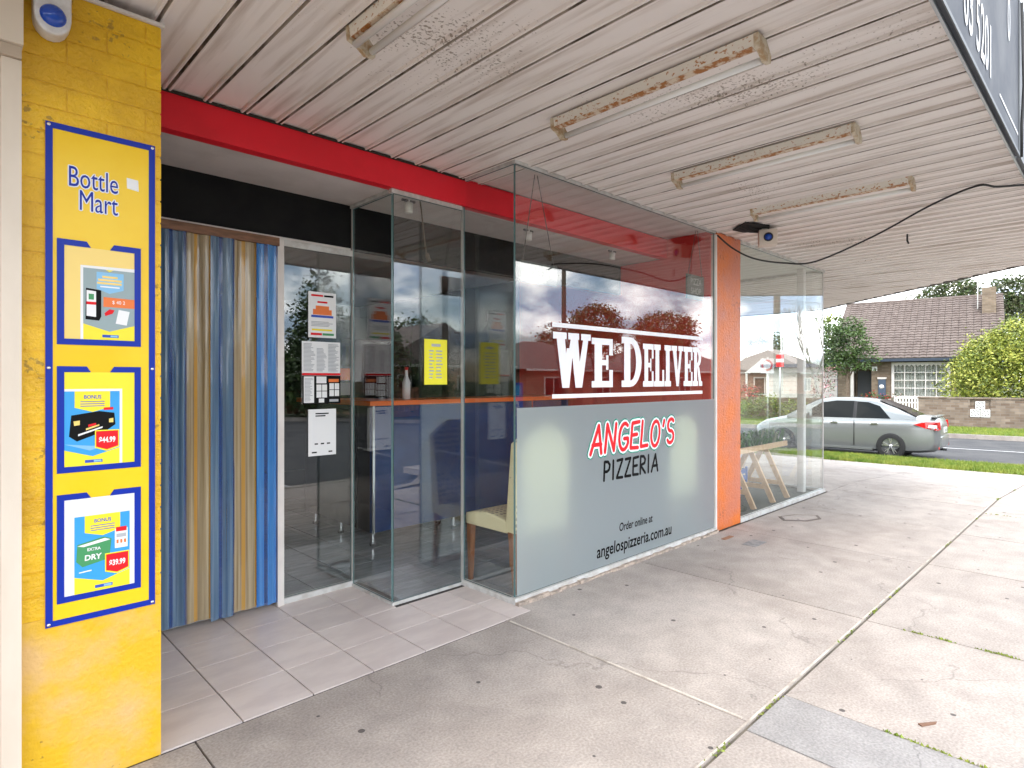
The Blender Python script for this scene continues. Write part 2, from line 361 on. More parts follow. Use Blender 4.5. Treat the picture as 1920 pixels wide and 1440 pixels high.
def text(body, size, mat, parent, loc, rot=(R(90), 0, 0), sx=1., align='CENTER', name='lettering', offset=0., shear=0., space=1., ext=0.):
    c = bpy.data.curves.new('t', 'FONT'); c.body = body; c.size = size; c.align_x = align; c.offset = offset; c.shear = shear
    c.space_character = space; c.resolution_u = 3; c.extrude = ext
    t = bpy.data.objects.new('t', c); COL.objects.link(t)
    dg = bpy.context.evaluated_depsgraph_get()
    me = bpy.data.meshes.new_from_object(t.evaluated_get(dg)); bpy.data.objects.remove(t)
    for v in me.vertices: v.co.x *= sx
    me.materials.clear(); me.materials.append(mat)
    o = obj(name, me, parent, loc); o.rotation_euler = rot
    return o

# strokes on a wall facing -Y : polylines in (x,z)
def strokes(mb, lines, wdt, y, X, Z, sx, sz, shear=0., mi=0, seg=8):
    k = 0
    for ln in lines:
        pts = [Vector((X+(px+pz*shear)*sx, Z+pz*sz)) for px, pz in ln]
        for a, b in zip(pts[:-1], pts[1:]):
            d = b-a
            if d.length < 1e-6: continue
            n = Vector((-d.y, d.x)).normalized()*wdt/2; yy = y-k*.00003; k += 1
            mb.add([(a.x-n.x, yy, a.y-n.y), (b.x-n.x, yy, b.y-n.y), (b.x+n.x, yy, b.y+n.y), (a.x+n.x, yy, a.y+n.y)], [(0, 1, 2, 3)], mi)
        for p in pts:
            yy = y-k*.00003; k += 1
            mb.add([(p.x+math.cos(2*math.pi*i/seg)*wdt/2, yy, p.y+math.sin(2*math.pi*i/seg)*wdt/2) for i in range(seg)], [tuple(range(seg))], mi)
def arc(cx, cz, rx, rz, a0, a1, n=8): return [(cx+rx*math.cos(R(a0+(a1-a0)*i/n)), cz+rz*math.sin(R(a0+(a1-a0)*i/n))) for i in range(n+1)]
SF = {
 'A': (.62, [[(0, 0), (.34, 1), (.56, 0)], [(.08, .32), (.52, .32)]]),
 'N': (.58, [[(0, 0), (.04, 1), (.48, .02), (.52, 1)]]),
 'G': (.58, [arc(.3, .5, .28, .5, 55, 330, 12)+[(.52, .42), (.30, .42)]]),
 'E': (.48, [[(.44, 1), (.02, .96), (.0, .02), (.44, .0)], [(0, .5), (.34, .52)]]),
 'L': (.46, [[(.02, 1), (0, .02), (.42, .04)]]),
 'O': (.60, [arc(.28, .5, .27, .5, 90, 450, 16)]),
 "'": (.18, [[(.08, 1), (.04, .78)]]),
 'S': (.50, [arc(.25, .74, .21, .25, 40, 250, 8)+arc(.25, .25, .22, .25, 70, -150, 8)]),
 'P': (.50, [[(0, 0), (.02, 1)], [(.02, 1), (.28, .98), (.42, .80), (.38, .56), (.24, .46), (.02, .46)]]),
 'I': (.20, [[(.05, 1), (.05, 0)]]),
 'Z': (.52, [[(.02, .97), (.44, 1), (0, .02), (.46, 0)]]),
 'R': (.52, [[(0, 0), (.02, 1)], [(.02, 1), (.28, .98), (.42, .80), (.36, .58), (.02, .48), (.44, 0)]]),
}
def stroke_text(mb, s, x0, x1, z, h, wdt, y, shear=.06, mi=0, jit=0.):
    tot = sum(SF[c][0] for c in s)+.14*(len(s)-1); sx = (x1-x0)/tot; x = 0; rr = random.Random(3)
    for i, c in enumerate(s):
        dz = (rr.random()-.5)*jit
        strokes(mb, SF[c][1], wdt, y-i*.00001, x0+x*sx, z+dz, sx, h, shear, mi)
        x += SF[c][0]+.14

# slab serif poster letters, each a list of polygons in a unit-high box
def slab(ch):
    r = lambda a, b, c, d: [(a, b), (c, b), (c, d), (a, d)]
    if ch == 'W': return 1.45, [[(.10, 1), (.42, 1), (.58, 0), (.34, 0)], [(.50, .72), (.62, .72), (.60, 0), (.36, 0)], [(.62, 1), (.92, 1), (1.08, 0), (.84, 0)], [(.84, 0), (1.10, 0), (1.38, 1), (1.18, 1)], [(.34, 0), (.60, 0), (.80, .95), (.68, .95)], r(0, .88, .50, 1), r(.56, .881, .98, 1.0), r(1.06, .88, 1.45, 1)]
    if ch == 'E': return .92, [r(.12, 0, .44, 1), r(.0, .87, .92, 1), r(.76, .66, .92, .87), r(0, 0, .92, .13), r(.76, .13, .92, .36), r(.44, .45, .72, .56), r(.62, .36, .72, .66)]
    if ch == 'D': 
        o = arc(.42, .5, .56, .5, 90, -90, 12); i_ = arc(.44, .5, .26, .37, 90, -90, 12)
        q = [[o[k], o[k+1], i_[k+1], i_[k]] for k in range(12)]
        return 1.0, [r(.12, 0, .42, 1), r(0, .87, .44, 1), r(0, 0, .44, .13)]+q
    if ch == 'L': return .86, [r(.12, 0, .44, 1), r(0, .87, .56, 1), r(0, 0, .86, .13), r(.70, .13, .86, .40)]
    if ch == 'I': return .56, [r(.12, 0, .44, 1), r(0, .87, .56, 1), r(0, 0, .56, .13)]
    if ch == 'V': return 1.0, [[(.08, 1), (.40, 1), (.60, 0), (.42, 0)], [(.42, 0), (.60, 0), (.92, 1), (.72, 1)], r(0, .88, .48, 1), r(.58, .88, 1.0, 1)]
    if ch == 'R':
        o = arc(.42, .74, .44, .26, 90, -90, 8); i_ = arc(.44, .74, .16, .14, 90, -90, 8)
        q = [[o[k], o[k+1], i_[k+1], i_[k]] for k in range(8)]
        return .98, [r(.12, 0, .44, 1), r(0, .87, .44, 1), r(0, 0, .54, .13), [(.44, .50), (.66, .50), (.94, 0), (.66, 0)], r(.62, 0, .98, .12)]+q

def leaf_mass(mb, lobes, n, size, seed, per=16, clump=.16, flat=1.):
    rr = random.Random(seed); tot = sum(l[3]*l[4]*l[5] for l in lobes)
    for l in lobes:
        k_ = max(1, int(n*(l[3]*l[4]*l[5])/tot/per))
        for c in range(k_):
            while True:
                d = Vector((rr.uniform(-1, 1), rr.uniform(-1, 1), rr.uniform(-1, 1)))
                if d.length <= 1: break
            rad = d.length; d = d.normalized()*(rad**.35)*rr.uniform(.86, 1.06)
            C0 = Vector((l[0]+d.x*l[3], l[1]+d.y*l[4], l[2]+d.z*l[5])); q = rr.random(); mi = 0 if q < .34 else (1 if q < .74 else 2)
            cs_ = clump*rr.uniform(.6, 1.5)
            for j in range(per):
                p = C0+Vector((rr.gauss(0, cs_), rr.gauss(0, cs_), rr.gauss(0, cs_)*.7)); s_ = size*rr.uniform(.6, 1.4)
                u = Vector((rr.gauss(0, 1), rr.gauss(0, 1), rr.gauss(0, .6)*flat)).normalized(); v = u.cross(Vector((rr.gauss(0, 1), rr.gauss(0, 1), rr.gauss(0, 1)))).normalized()
                mb.add([p-u*s_, p-v*s_*.5, p+u*s_, p+v*s_*.5], [(0, 1, 2, 3)], mi if rr.random() < .8 else rr.randint(0, 2))
LFD_ = M('pot_leaf_dark', (.03, .06, .02), .5); LFM_ = M('pot_leaf_mid', (.05, .10, .03), .5); PKF_ = M('pot_flower_red', (.35, .05, .08), .6); PWF_ = M('pot_flower_pale', (.60, .58, .55), .6)
# ------------------------------------------------------------------ ground
def gz(x):
    if x < 9: return 0.
    if x < 15.5: return -.36*(x-9)/6.5
    if x < 28: return -.36-.09*(x-15.5)/12.5
    return -.45
O2 = Vector((15.75, 3.5)); EX = Vector((.1392, -.9903)); EY = Vector((.9903, .1392)); SRZ = math.atan2(-.9903, .1392)
def S(sx, sy): p = O2+EX*sx+EY*sy; return p.x, p.y
def grid_sheet(name, xs, ys, zf, mat, parent=None, fn=None):
    vs = []; fs = []
    for x in xs:
        for y in ys:
            X, Y = (x, y) if fn is None else fn(x, y)
            vs.append((X, Y, zf(X)))
    n = len(ys)
    fs = [(i*n+j, (i+1)*n+j, (i+1)*n+j+1, i*n+j+1) for i in range(len(xs)-1) for j in range(n-1)]
    me = MB().add(vs, fs).mesh(name, mat); bm = bmesh.new(); bm.from_mesh(me); bmesh.ops.recalc_face_normals(bm, faces=bm.faces); bm.to_mesh(me); bm.free()
    if me.polygons[0].normal.z < 0: me.flip_normals()
    return obj(name, me, parent)
XS = [-400, -150, -60, -20, 0, 5, 9, 10.6, 12.2, 13.9, 15.5, 18, 22, 28, 40, 60, 90, 150, 400]
struct(grid_sheet('ground', XS, [-400, -150, -60, -20, 0, 20, 60, 150, 400], lambda x: gz(x)-.2, SOIL))
struct(grid_sheet('road', [x for x in XS if -150 <= x <= 150], [-15.1, -8, -.3, 1.2], lambda x: gz(x)-.15, ASPH))
struct(grid_sheet('side_road', [-60, -30, -15, -8, -4, 0, 3, 5], [0, 3, 6, 9], lambda x: gz(x)-.142, ASPH, fn=S))
struct(grid_sheet('far_verge', [-60, -25, -10, 0, 10, 30], [9.15, 11, 13], lambda x: gz(x)+.0, SOIL, fn=S))
struct(grid_sheet('front_garden', [-60, -25, -10, 0, 10, 30], [13.3, 20, 45], lambda x: gz(x)-.01, SOIL, fn=S))
struct(grid_sheet('opposite_verge', [x for x in XS if -150 <= x <= 150], [-40, -25, -15.25], lambda x: gz(x)-.02, SOIL))
struct(MB().quad(*[(*S(sx, sy), gz(S(sx, sy)[0])-.136) for sx, sy in ((4, 4.75), (-60, 4.75), (-60, 4.87), (4, 4.87))]).build('centre_line', LINE))
for k, x in enumerate((-2.0, .95, 3.9)):
    struct(MB().quad((x, -.35, -.146), (x-.1, -.36, -.146), (x-.95, -5.0, -.146), (x-.85, -5.0, -.146)).build('bay_line', LINE))
KP = [(-80, -.3), (4.1, -.3), (4.7, -.45), (5.2, -.95), (5.7, -1.7), (6.3, -2.2), (7.2, -2.4), (12.3, -2.4), (14.2, -1.9), (15.4, -.7), (15.95, .9)]
KP2 = KP+[S(2.0, 0), S(-3, 0), S(-10, 0), S(-60, 0)]
def kerb(name, pts, wdt=.15, dz=.002, side=1):
    m = MB(); P = [Vector(p) for p in pts]; L = []
    for i, p in enumerate(P):
        d = (P[min(i+1, len(P)-1)]-P[max(i-1, 0)]).normalized(); n = Vector((-d.y, d.x))*side
        L.append((p, p+n*wdt))
    for (a, b), (c, d) in zip(L[:-1], L[1:]):
        za, zc = gz(a.x)+dz, gz(c.x)+dz
        m.quad((a.x, a.y, za), (c.x, c.y, zc), (d.x, d.y, zc), (b.x, b.y, za))
        m.quad((a.x, a.y, za-.3), (c.x, c.y, zc-.3), (c.x, c.y, zc), (a.x, a.y, za))
    return struct(m.build(name, KERB))
kerb('kerb', KP2)
kerb('far_kerb', [S(40, 9), S(0, 9), S(-60, 9)], side=-1, dz=.0)
kerb('opposite_kerb', [(-150, -15.1), (9, -15.1), (15.5, -15.1), (28, -15.1), (150, -15.1)], side=-1)
def kerb_y(x):
    for (a, b), (c, d) in zip(KP[:-1], KP[1:]):
        if a <= x <= c: return b+(d-b)*(x-a)/(c-a)
    return .9
xs = [-20, -10, -4, 0, 4.1]+[4.4+.3*i for i in range(39)]
vs = []; fs = []
for x in xs:
    vs += [(x, kerb_y(x)+.05, gz(x)-.012), (x, 3.9, gz(x)-.012), (x, 40, gz(x)-.012)]
for i in range(len(xs)-1):
    for j in (0, 1): fs.append((i*3+j, (i+1)*3+j, (i+1)*3+j+1, i*3+j+1))
struct(MB().add(vs, fs).build('footpath', JOINT))
def xedge(y): return 13.38-.1414*(y-3.16)
def paving(x0, x1, y0, y1, mat=CONC, edge=False, dz=0.):
    g = .004; a, b = x0+g, x1-g; y0 += g; y1 -= g
    bl, br = (b, b) if not edge else (xedge(y0), xedge(y1))
    zt = random.uniform(-.0015, .0015)+dz
    n = 1 if x1 <= 9 else 3
    m = MB()
    for i in range(n):
        u0, u1 = i/n, (i+1)/n
        p = [(a+(bl-a)*u0, y0), (a+(bl-a)*u1, y0), (a+(br-a)*u1, y1), (a+(br-a)*u0, y1)]
        v = [(x, y, gz(x)-.09) for x, y in p]+[(x, y, gz(x)+zt) for x, y in p]
        f = [(4, 5, 6, 7), (0, 1, 5, 4), (2, 3, 7, 6)]
        if i == 0: f.append((3, 0, 4, 7))
        if i == n-1: f.append((1, 2, 6, 5))
        m.add(v, f)
    o = m.build('paving_slab', mat, FP)
    return o
FP = bpy.data.objects['footpath']
inner = [-3, -.8, .735, 2.40, 3.92, 5.41, 6.81, 8.3, 9.9, 11.6]
for i in range(len(inner)-1):
    y1 = 2.52 if inner[i+1] <= 2.5 else 2.63
    if inner[i] > 8.2: y1 = 2.63
    paving(inner[i], inner[i+1], 1.08, y1)
paving(11.6, 13.6, 1.08, 2.63, edge=True)
outer = [-3, -1, .9, 2.34, 2.725, 3.91, 5.44, 6.7, 7.92, 9.5, 11.0, 12.4]
for i in range(len(outer)-1):
    paving(outer[i], outer[i+1], kerb_y((outer[i]+outer[i+1])/2)+.25 if outer[i] > 4 else -.14, 1.07, CONC_G if abs(outer[i]-2.34) < .01 else CONC)
paving(12.4, 13.6, -1.2, 1.07, edge=True)
ysr = [2.63, 4.3, 6.0, 7.8, 9.6, 12, 15]
for j in range(len(ysr)-1):
    paving(8.06, 9.9, ysr[j], ysr[j+1]); paving(9.9, 11.6, ysr[j], ysr[j+1]); paving(11.6, 13.6, ysr[j], ysr[j+1], edge=True)
struct(grid_sheet('nature_strip', [-30, -15, -8, -5, -2, 0, 2, 3.4], [-2.42, -1.2, -.15], lambda x: gz(x)+.0, SOIL, fn=S))

# grass blades (stuff)
GR1 = M('grass_blade', (.10, .20, .012), .6, col2=(.30, .33, .05), scale=3.5, detail=8, lo=.36, hi=.64)
def blades(name, area, n, hmin, hmax, seed, label, zoff=0.):
    rr = random.Random(seed); vs = []; fs = []
    for i in range(n):
        X, Y = area(rr); h = rr.uniform(hmin, hmax); a = rr.uniform(0, 6.28); wd = rr.uniform(.004, .010)
        ca, sa = math.cos(a), math.sin(a); z = gz(X)+zoff; lx, ly = rr.uniform(-.5, .5)*h, rr.uniform(-.5, .5)*h
        k = len(vs); vs += [(X-ca*wd, Y-sa*wd, z), (X+ca*wd, Y+sa*wd, z), (X+lx, Y+ly, z+h)]; fs.append((k, k+1, k+2))
    o = MB().add(vs, fs).build(name, GR1); return tag(o, label, 'grass', kind='stuff')
def strip_area(rr):
    return S(rr.uniform(-5.5, 3.4), -2.47+rr.random()*2.36)
blades('grass', strip_area, 60000, .03, .085, 1, 'green lawn strip between the footpath and the side road')
def far_area(rr): return S(rr.uniform(-8, 5), rr.uniform(9.15, 13))
blades('verge_grass', far_area, 30000, .04, .10, 2, 'green grass verge in front of the brown brick garden wall')
def weed_area(rr):
    q = rr.random()
    if q < .25: t = rr.choice((2.1, 2.6, 3.6, 4.1, 4.6, 6.2, 7.6, 9.0, 10.4))+rr.gauss(0, .06); return t, 1.075+rr.gauss(0, .006)
    if q < .45: return 3.91+rr.gauss(0, .005), rr.choice((.82, .68, .5, .42, .3))+rr.gauss(0, .03)
    if q < .6: return 7.92+rr.gauss(0, .01), rr.uniform(.2, 1.05)
    if q < .75: return 2.725+rr.gauss(0, .003), rr.uniform(.2, .7)
    y = rr.uniform(0, 5); return xedge(y)-abs(rr.gauss(0, .12)), y
blades('joint_weeds', weed_area, 650, .004, .014, 3, 'tiny weeds growing in the joints of the concrete footpath')

STRP = M('pale_joint_filler', (.62, .56, .49), .85, col2=(.40, .35, .30), scale=9, lo=.45, hi=.62)
for a_, b_2 in ((-3, 1.6), (1.62, 5.3), (5.32, 8.9)): B('joint_filler', STRP, FP, a_, b_2, 1.0845, 1.0925, -.01, .0028)
B('joint_filler', STRP, FP, 2.405, 2.416, 1.12, 2.50, -.01, .0030)
pc = tag(MB().prismz([(6.08, 2.40), (6.22, 2.22), (6.42, 2.16), (6.56, 2.24), (6.42, 2.42), (6.22, 2.50)], -.01, .004).build('pit_cover', M('pit_rim', (.16, .13, .11), .8)), 'six sided pit cover with dark rim set in the footpath by the orange pillar', 'pit cover')
MB().prismz([(6.115, 2.395), (6.235, 2.245), (6.415, 2.19), (6.52, 2.25), (6.405, 2.40), (6.225, 2.47)], .0041, .006).build('cover_plate', CONC, pc)
tag(B('footpath_plate', M('grey_plate', (.20, .20, .20), .6, col2=(.30, .29, .28), scale=14), None, 4.95, 5.17, 2.18, 2.30, -.01, .004), 'small grey metal service plate in the footpath near the orange pillar', 'plate')
tag(B('brick_fragment', M('rusty_cover', (.30, .15, .08), .8), None, 4.98, 5.14, 2.46, 2.50, -.01, .005), 'small rust brown cover strip in the footpath by the frosted window', 'plate')
tag(MB().prismz([(2.87, .585), (2.93, .55), (2.95, .55), (2.88, .60)], .0, .005).build('dry_leaf', M('dry_leaf', (.20, .11, .07), .8)), 'small dry orange leaf lying on the grey paving slab', 'leaf')
# porch tiles
struct(B('porch_bed', GROUT, None, .62, 2.61, 2.525, 3.66, -.03, -.006))
PB = bpy.data.objects['porch_bed']
tm = MB().box(.003, .302, .0025, .3025, 0, .02).mesh('tile', TILE)
tmi = MB().box(.003, .302, .0025, .3025, 0, .02).mesh('tile_inside', ITILE)
PX = [.31+.305*i for i in range(8)]; PY = [2.53+.305*i for i in range(4)]
for x in PX:
    for y in PY:
        if x > 1.9 and y > 2.9:
            continue
        if x < .6: 
            t = obj('tile', tm, PB, (.62, y, -.019)); t.scale = ((x+.305-.62)/.305, 1, 1)
        elif x > 2.3:
            t = obj('tile', tm, PB, (x, y, -.019)); t.scale = ((2.612-x)/.305, (2.83-2.53)/.305 if y < 2.6 else 1, 1)
        else: obj('tile', tm, PB, (x, y, -.019))
# remainder tiles beside the small bay
for x, y, sxx, syy in ((2.14, 2.835, 1, 1), (2.445, 2.835, .54, 1), (1.835, 3.14, .73, 1), (1.835, 3.445, .73, .77)):
    t = obj('tile', tm, PB, (x, y, -.0185)); t.scale = (sxx, syy, 1)
for t in list(PB.children):                                       # no doubled tiles
    for u in list(PB.children):
        if t is not u and t.name in bpy.data.objects and u.name in bpy.data.objects and abs(t.location.x-u.location.x) < .05 and abs(t.location.y-u.location.y) < .05 and t.location.z < u.location.z:
            bpy.data.objects.remove(t); break

# ------------------------------------------------------------------ the shop building
ZC = 2.77
shop = thing('pizza_shop', (0, 0, 0), 'pizza shop front with red beam, black panel and dark interior behind glass', 'shop')
beam = B('red_beam', RED, shop, .622, 5.17, 3.15, 3.22, 2.583, 2.765)
B('porch_soffit', PINK, shop, .622, 5.17, 3.221, 3.70, 2.585, 2.61)
B('black_panel', BLK, shop, .622, 5.17, 3.70, 3.74, 2.285, 2.61)
B('inside_ceiling', CEIL_I, shop, .55, 5.17, 3.741, 9.0, 2.62, 2.66)
B('left_wall', DARKW, shop, .50, .618, 2.9, 9.0, 0, 2.9)
B('back_wall', DARKW, shop, .55, 5.25, 9.0, 9.1, 0, 2.9)
B('red_wall', REDW, shop, 5.172, 5.23, 2.70, 5.2, 0, 2.9)
B('partition_wall', DARKW, shop, 5.172, 5.23, 5.2, 9.0, 0, 2.9)
B('bay_ceiling', PINK, shop, 2.62, 5.17, 2.66, 3.149, 2.772, 2.80)
fl = B('shop_floor', GROUT, shop, .622, 5.172, 2.68, 9.0, -.03, -.0075)
for i in range(17):
    for j in range(14):
        x, y = .31+.305*i, 2.53+.305*j
        if x < .6 or x > 5.0: continue
        if x < 2.3 and y < 3.1: continue
        if x < 1.9 and y < 3.65: continue
        x0 = max(x, .625); y0 = max(y, 2.69 if x > 2.5 else 3.20); 
        if x < 1.95: y0 = max(y0, 3.70)
        if 2.3 < x < 2.6 and y < 3.0: continue
        if y0 >= y+.3: continue
        t = obj('tile', tmi, fl, (x, y0, -.012)); t.scale = (min(1, (5.165-x)/.305), (y+.305-y0)/.305, 1)
for y_, s_ in ((2.69, .475), (2.838, 1), (3.143, .19)):
    t = obj('tile', tmi, fl, (2.632, y_, -.0125)); t.scale = (.38, s_, 1)
B('white_trim', WHT, shop, .622, 2.05, 3.688, 3.699, 2.275, 2.292)
B('door_post', WHT, shop, 1.535, 1.575, 3.655, 3.70, .0, 2.274)
# ------------------------------------------------------------------ windows
def pane_y(parent, x0, x1, y, z0, z1, name='pane', t=.010, gm=None):   # pane in an X-Z plane
    m = MB(); a, b = y-t/2, y+t/2
    m.quad((x0, a, z0), (x1, a, z0), (x1, a, z1), (x0, a, z1)); m.quad((x1, b, z0), (x0, b, z0), (x0, b, z1), (x1, b, z1))
    m.quad((x0, b, z0), (x0, a, z0), (x0, a, z1), (x0, b, z1), 1); m.quad((x1, a, z0), (x1, b, z0), (x1, b, z1), (x1, a, z1), 1)
    m.quad((x0, a, z1), (x1, a, z1), (x1, b, z1), (x0, b, z1), 1); m.quad((x0, b, z0), (x1, b, z0), (x1, a, z0), (x0, a, z0), 1)
    return m.build(name, [gm or GLASS, EDGE], parent)
def pane_x(parent, y0, y1, x, z0, z1, name='pane', t=.010):
    m = MB(); a, b = x-t/2, x+t/2
    m.quad((a, y1, z0), (a, y0, z0), (a, y0, z1), (a, y1, z1)); m.quad((b, y0, z0), (b, y1, z0), (b, y1, z1), (b, y0, z1))
    m.quad((a, y0, z0), (b, y0, z0), (b, y0, z1), (a, y0, z1), 1); m.quad((b, y1, z0), (a, y1, z0), (a, y1, z1), (b, y1, z1), 1)
    m.quad((a, y0, z1), (b, y0, z1), (b, y1, z1), (a, y1, z1), 1); m.quad((a, y1, z0), (b, y1, z0), (b, y0, z0), (a, y0, z0), 1)
    return m.build(name, [GLASS, EDGE], parent)
def frame(name, mat, parent, *boxes):
    f = MB().box(*boxes[0]).build(name, mat, parent)
    for b in boxes[1:]: MB().box(*b).build('frame_rail', mat, f)
    return f
# door-side window
w1 = frame('window', SILL, shop, (1.576, 2.055, 3.67, 3.71, 0, .035), (1.576, 2.055, 3.67, 3.71, 2.235, 2.274))
pane_y(w1, 1.576, 2.052, 3.69, .036, 2.234)
frame('sealant_strip', SILIC, w1, (2.053, 2.067, 3.672, 3.689, .0, 2.60))
# small bay
w2 = frame('window', SILL, shop, (2.048, 2.072, 3.19, 3.671, .0, .02), (2.048, 2.63, 3.172, 3.191, .0, .02),
           (2.045, 2.075, 3.223, 3.69, 2.562, 2.584), (2.04, 2.60, 3.168, 3.200, 2.556, 2.582))
pane_x(w2, 3.196, 3.67, 2.06, .021, 2.555)
pane_y(w2, 2.06, 2.612, 3.182, .021, 2.555)
frame('sealant_strip', SILIC, w2, (2.611, 2.626, 3.178, 3.198, .031, 2.58))
# large bay
w3 = frame('window', SILL, shop, (2.60, 2.64, 2.70, 3.177, .0, .035), (2.60, 5.20, 2.65, 2.699, .0, .04),
           (2.608, 2.632, 2.70, 3.148, 2.75, 2.77), (2.605, 5.20, 2.66, 2.699, 2.75, 2.771))
pane_x(w3, 2.682, 3.172, 2.62, .036, 2.749)
pane_y(w3, 2.62, 5.185, 2.675, .041, 2.749)
m = MB(); rr = random.Random(5); x = 2.60
while x < 5.2:
    x2 = x+rr.uniform(.05, .14); m.box(x, min(x2, 5.2), 2.632-rr.uniform(.0, .014), 2.652, -.006, rr.uniform(.008, .022)); x = x2
m.build('mortar_bead', MORT, w3)
film = MB().quad((2.632, 2.6695, .045), (5.183, 2.6695, .045), (5.183, 2.6695, 1.222), (2.632, 2.6695, 1.222)).build('frosted_film', FROST, w3)
frame('end_post', WHT, w3, (5.186, 5.214, 2.655, 2.70, 0, 2.739))
# window lettering
m = MB(); yd = 2.6662; k = 0
def put(ch, x, z, wd, h):
    global k
    w_, ps = slab(ch)
    for p in ps:
        k += 1; m.add([(x+a*wd/w_, yd-k*.00002, z+b*h) for a, b in p], [tuple(range(len(p)))])
put('W', 2.965, 1.345, .40, .375); put('E', 3.375, 1.345, .25, .355)
put('D', 3.735, 1.345, .27, .380)
xx = 4.02
for ch, wd in zip('ELIVER', (.15, .15, .10, .19, .15, .165)):
    put(ch, xx, 1.345, wd, .340); xx += wd+.006
m.build('we_deliver_lettering', VIN, w3)
m = MB().quad((2.955, 2.6655, 1.752), (4.96, 2.6655, 1.752), (4.96, 2.6655, 1.782), (2.955, 2.6655, 1.782)).quad((2.955, 2.6655, 1.275), (4.96, 2.6655, 1.275), (4.96, 2.6655, 1.303), (2.955, 2.6655, 1.303))
m.build('lettering_rule', VIN, w3)
m = MB(); stroke_text(m, "ANGELO'S", 3.36, 4.47, .872, .20, .076, 2.6680, .10, 0, .012)
stroke_text(m, "ANGELO'S", 3.36, 4.47, .872, .20, .058, 2.6665, .10, 1, .012)
stroke_text(m, "ANGELO'S", 3.36, 4.47, .872, .20, .030, 2.6650, .10, 2, .012)
m.build('angelos_lettering', [PTEAL, VIN, PRED], w3)
m = MB(); stroke_text(m, "PIZZERIA", 3.52, 4.24, .665, .135, .022, 2.6675, .03, 0)
m.build('pizzeria_lettering', PBLK, w3)
text('Order online at', .088, PBLK, w3, (3.93, 2.668, .262), sx=.80, shear=.12, offset=.0012, name='order_online_lettering')
text('angelospizzeria.com.au', .128, PBLK, w3, (3.94, 2.668, .115), sx=.86, shear=.08, offset=.002, name='web_address_lettering')

# posters on the panes
def poster(name, label, x0, x1, z0, z1, y, base, prints, cat='poster', group=None):
    p = MB().box(x0, x1, y-.0015, y, z0, z1).build(name, base); tag(p, label, cat, group)
    W, H = x1-x0, z1-z0; byc = {}
    for i, (a, b, c, d, mt) in enumerate(prints):
        m_ = byc.setdefault(mt.name, (MB(), mt))[0]; yy = y-.0022-i*.00006
        m_.quad((x0+a*W, yy, z0+b*H), (x0+c*W, yy, z0+b*H), (x0+c*W, yy, z0+d*H), (x0+a*W, yy, z0+d*H))
    for nm, (m_, mt) in byc.items(): m_.build('print', mt, p)
    return p
rr = random.Random(11)
def lines(a, c, z0, z1, n, mt, gap=.45):
    o = []
    for i in range(n):
        zc_ = z0+(z1-z0)*(i+.5)/n; h = (z1-z0)/n*(1-gap)/2; ww = rr.uniform(.6, 1)*(c-a)
        o.append((a, zc_-h, a+ww, zc_+h, mt))
    return o
yo = 3.684
p1 = poster('poster', 'white poster with red, blue and yellow print at the top of the door-side window', 1.745, 1.938, 1.675, 1.972, yo, PW,
       [(.1, .44, .9, .49, PBLU), (.16, .50, .84, .62, PORG), (.26, .62, .74, .70, PORG), (.32, .76, .68, .80, PRED), (.1, .90, .52, .94, PRED), (.56, .90, .9, .94, PBLK)]
       + lines(.1, .9, .24, .36, 4, PGREY)+[(.12, .15, .86, .19, PYEL), (.08, .05, .48, .10, PRED), (.5, .05, .92, .10, PGRN)])
mp_prints = lines(.04, .34, .52, .97, 22, PGREY)+lines(.37, .63, .52, .90, 18, PGREY)+lines(.67, .96, .52, .97, 20, PGREY)
mp_prints += [(0, .46, 1, .495, PRED), (0, 0, 1, .455, PBLK), (.04, .02, .30, .44, PW)]+lines(.06, .28, .04, .42, 18, PGREY)
mp_prints += [(.36, .33, .62, .44, PW)]+[(.36+a*.145, .10+b*.11, .49+a*.145, .20+b*.11, PW) for a in (0, 1) for b in (0, 1)]
mp_prints += [(.70+a*.14, .12+b*.11, .82+a*.14, .22+b*.11, PW) for a in (0, 1) for b in (0, 1)]+[(.68, .35, .95, .40, PORG), (.42, .02, .56, .085, PW), (.70, .03, .94, .07, PGREY)]
poster('menu_poster', 'folded pizza menu with grey columns above black photo panels on the door-side window', 1.702, 1.968, 1.243, 1.648, yo, PW, mp_prints, 'menu')
poster('notice_sheet', 'white notice sheet with small black print, lowest on the door-side window', 1.745, 1.938, .905, 1.208, yo, PW,
       lines(.25, .75, .83, .93, 2, PBLK)+[(.22, .24, .34, .27, PBLK), (.44, .24, .56, .27, PBLK), (.66, .24, .78, .27, PBLK), (.12, .06, .30, .09, PBLK), (.72, .06, .86, .09, PBLK)], 'notice')
poster('opening_hours_sheet', 'yellow opening hours sheet taped to the small bay window', 2.29, 2.475, 1.368, 1.665, 3.176, M('yellow_paper', (.85, .78, .03), .5),
       lines(.2, .42, .12, .78, 9, PGREY, .6)+lines(.5, .85, .12, .78, 9, PGREY, .6)+[(.3, .84, .7, .90, PGREY)], 'notice')

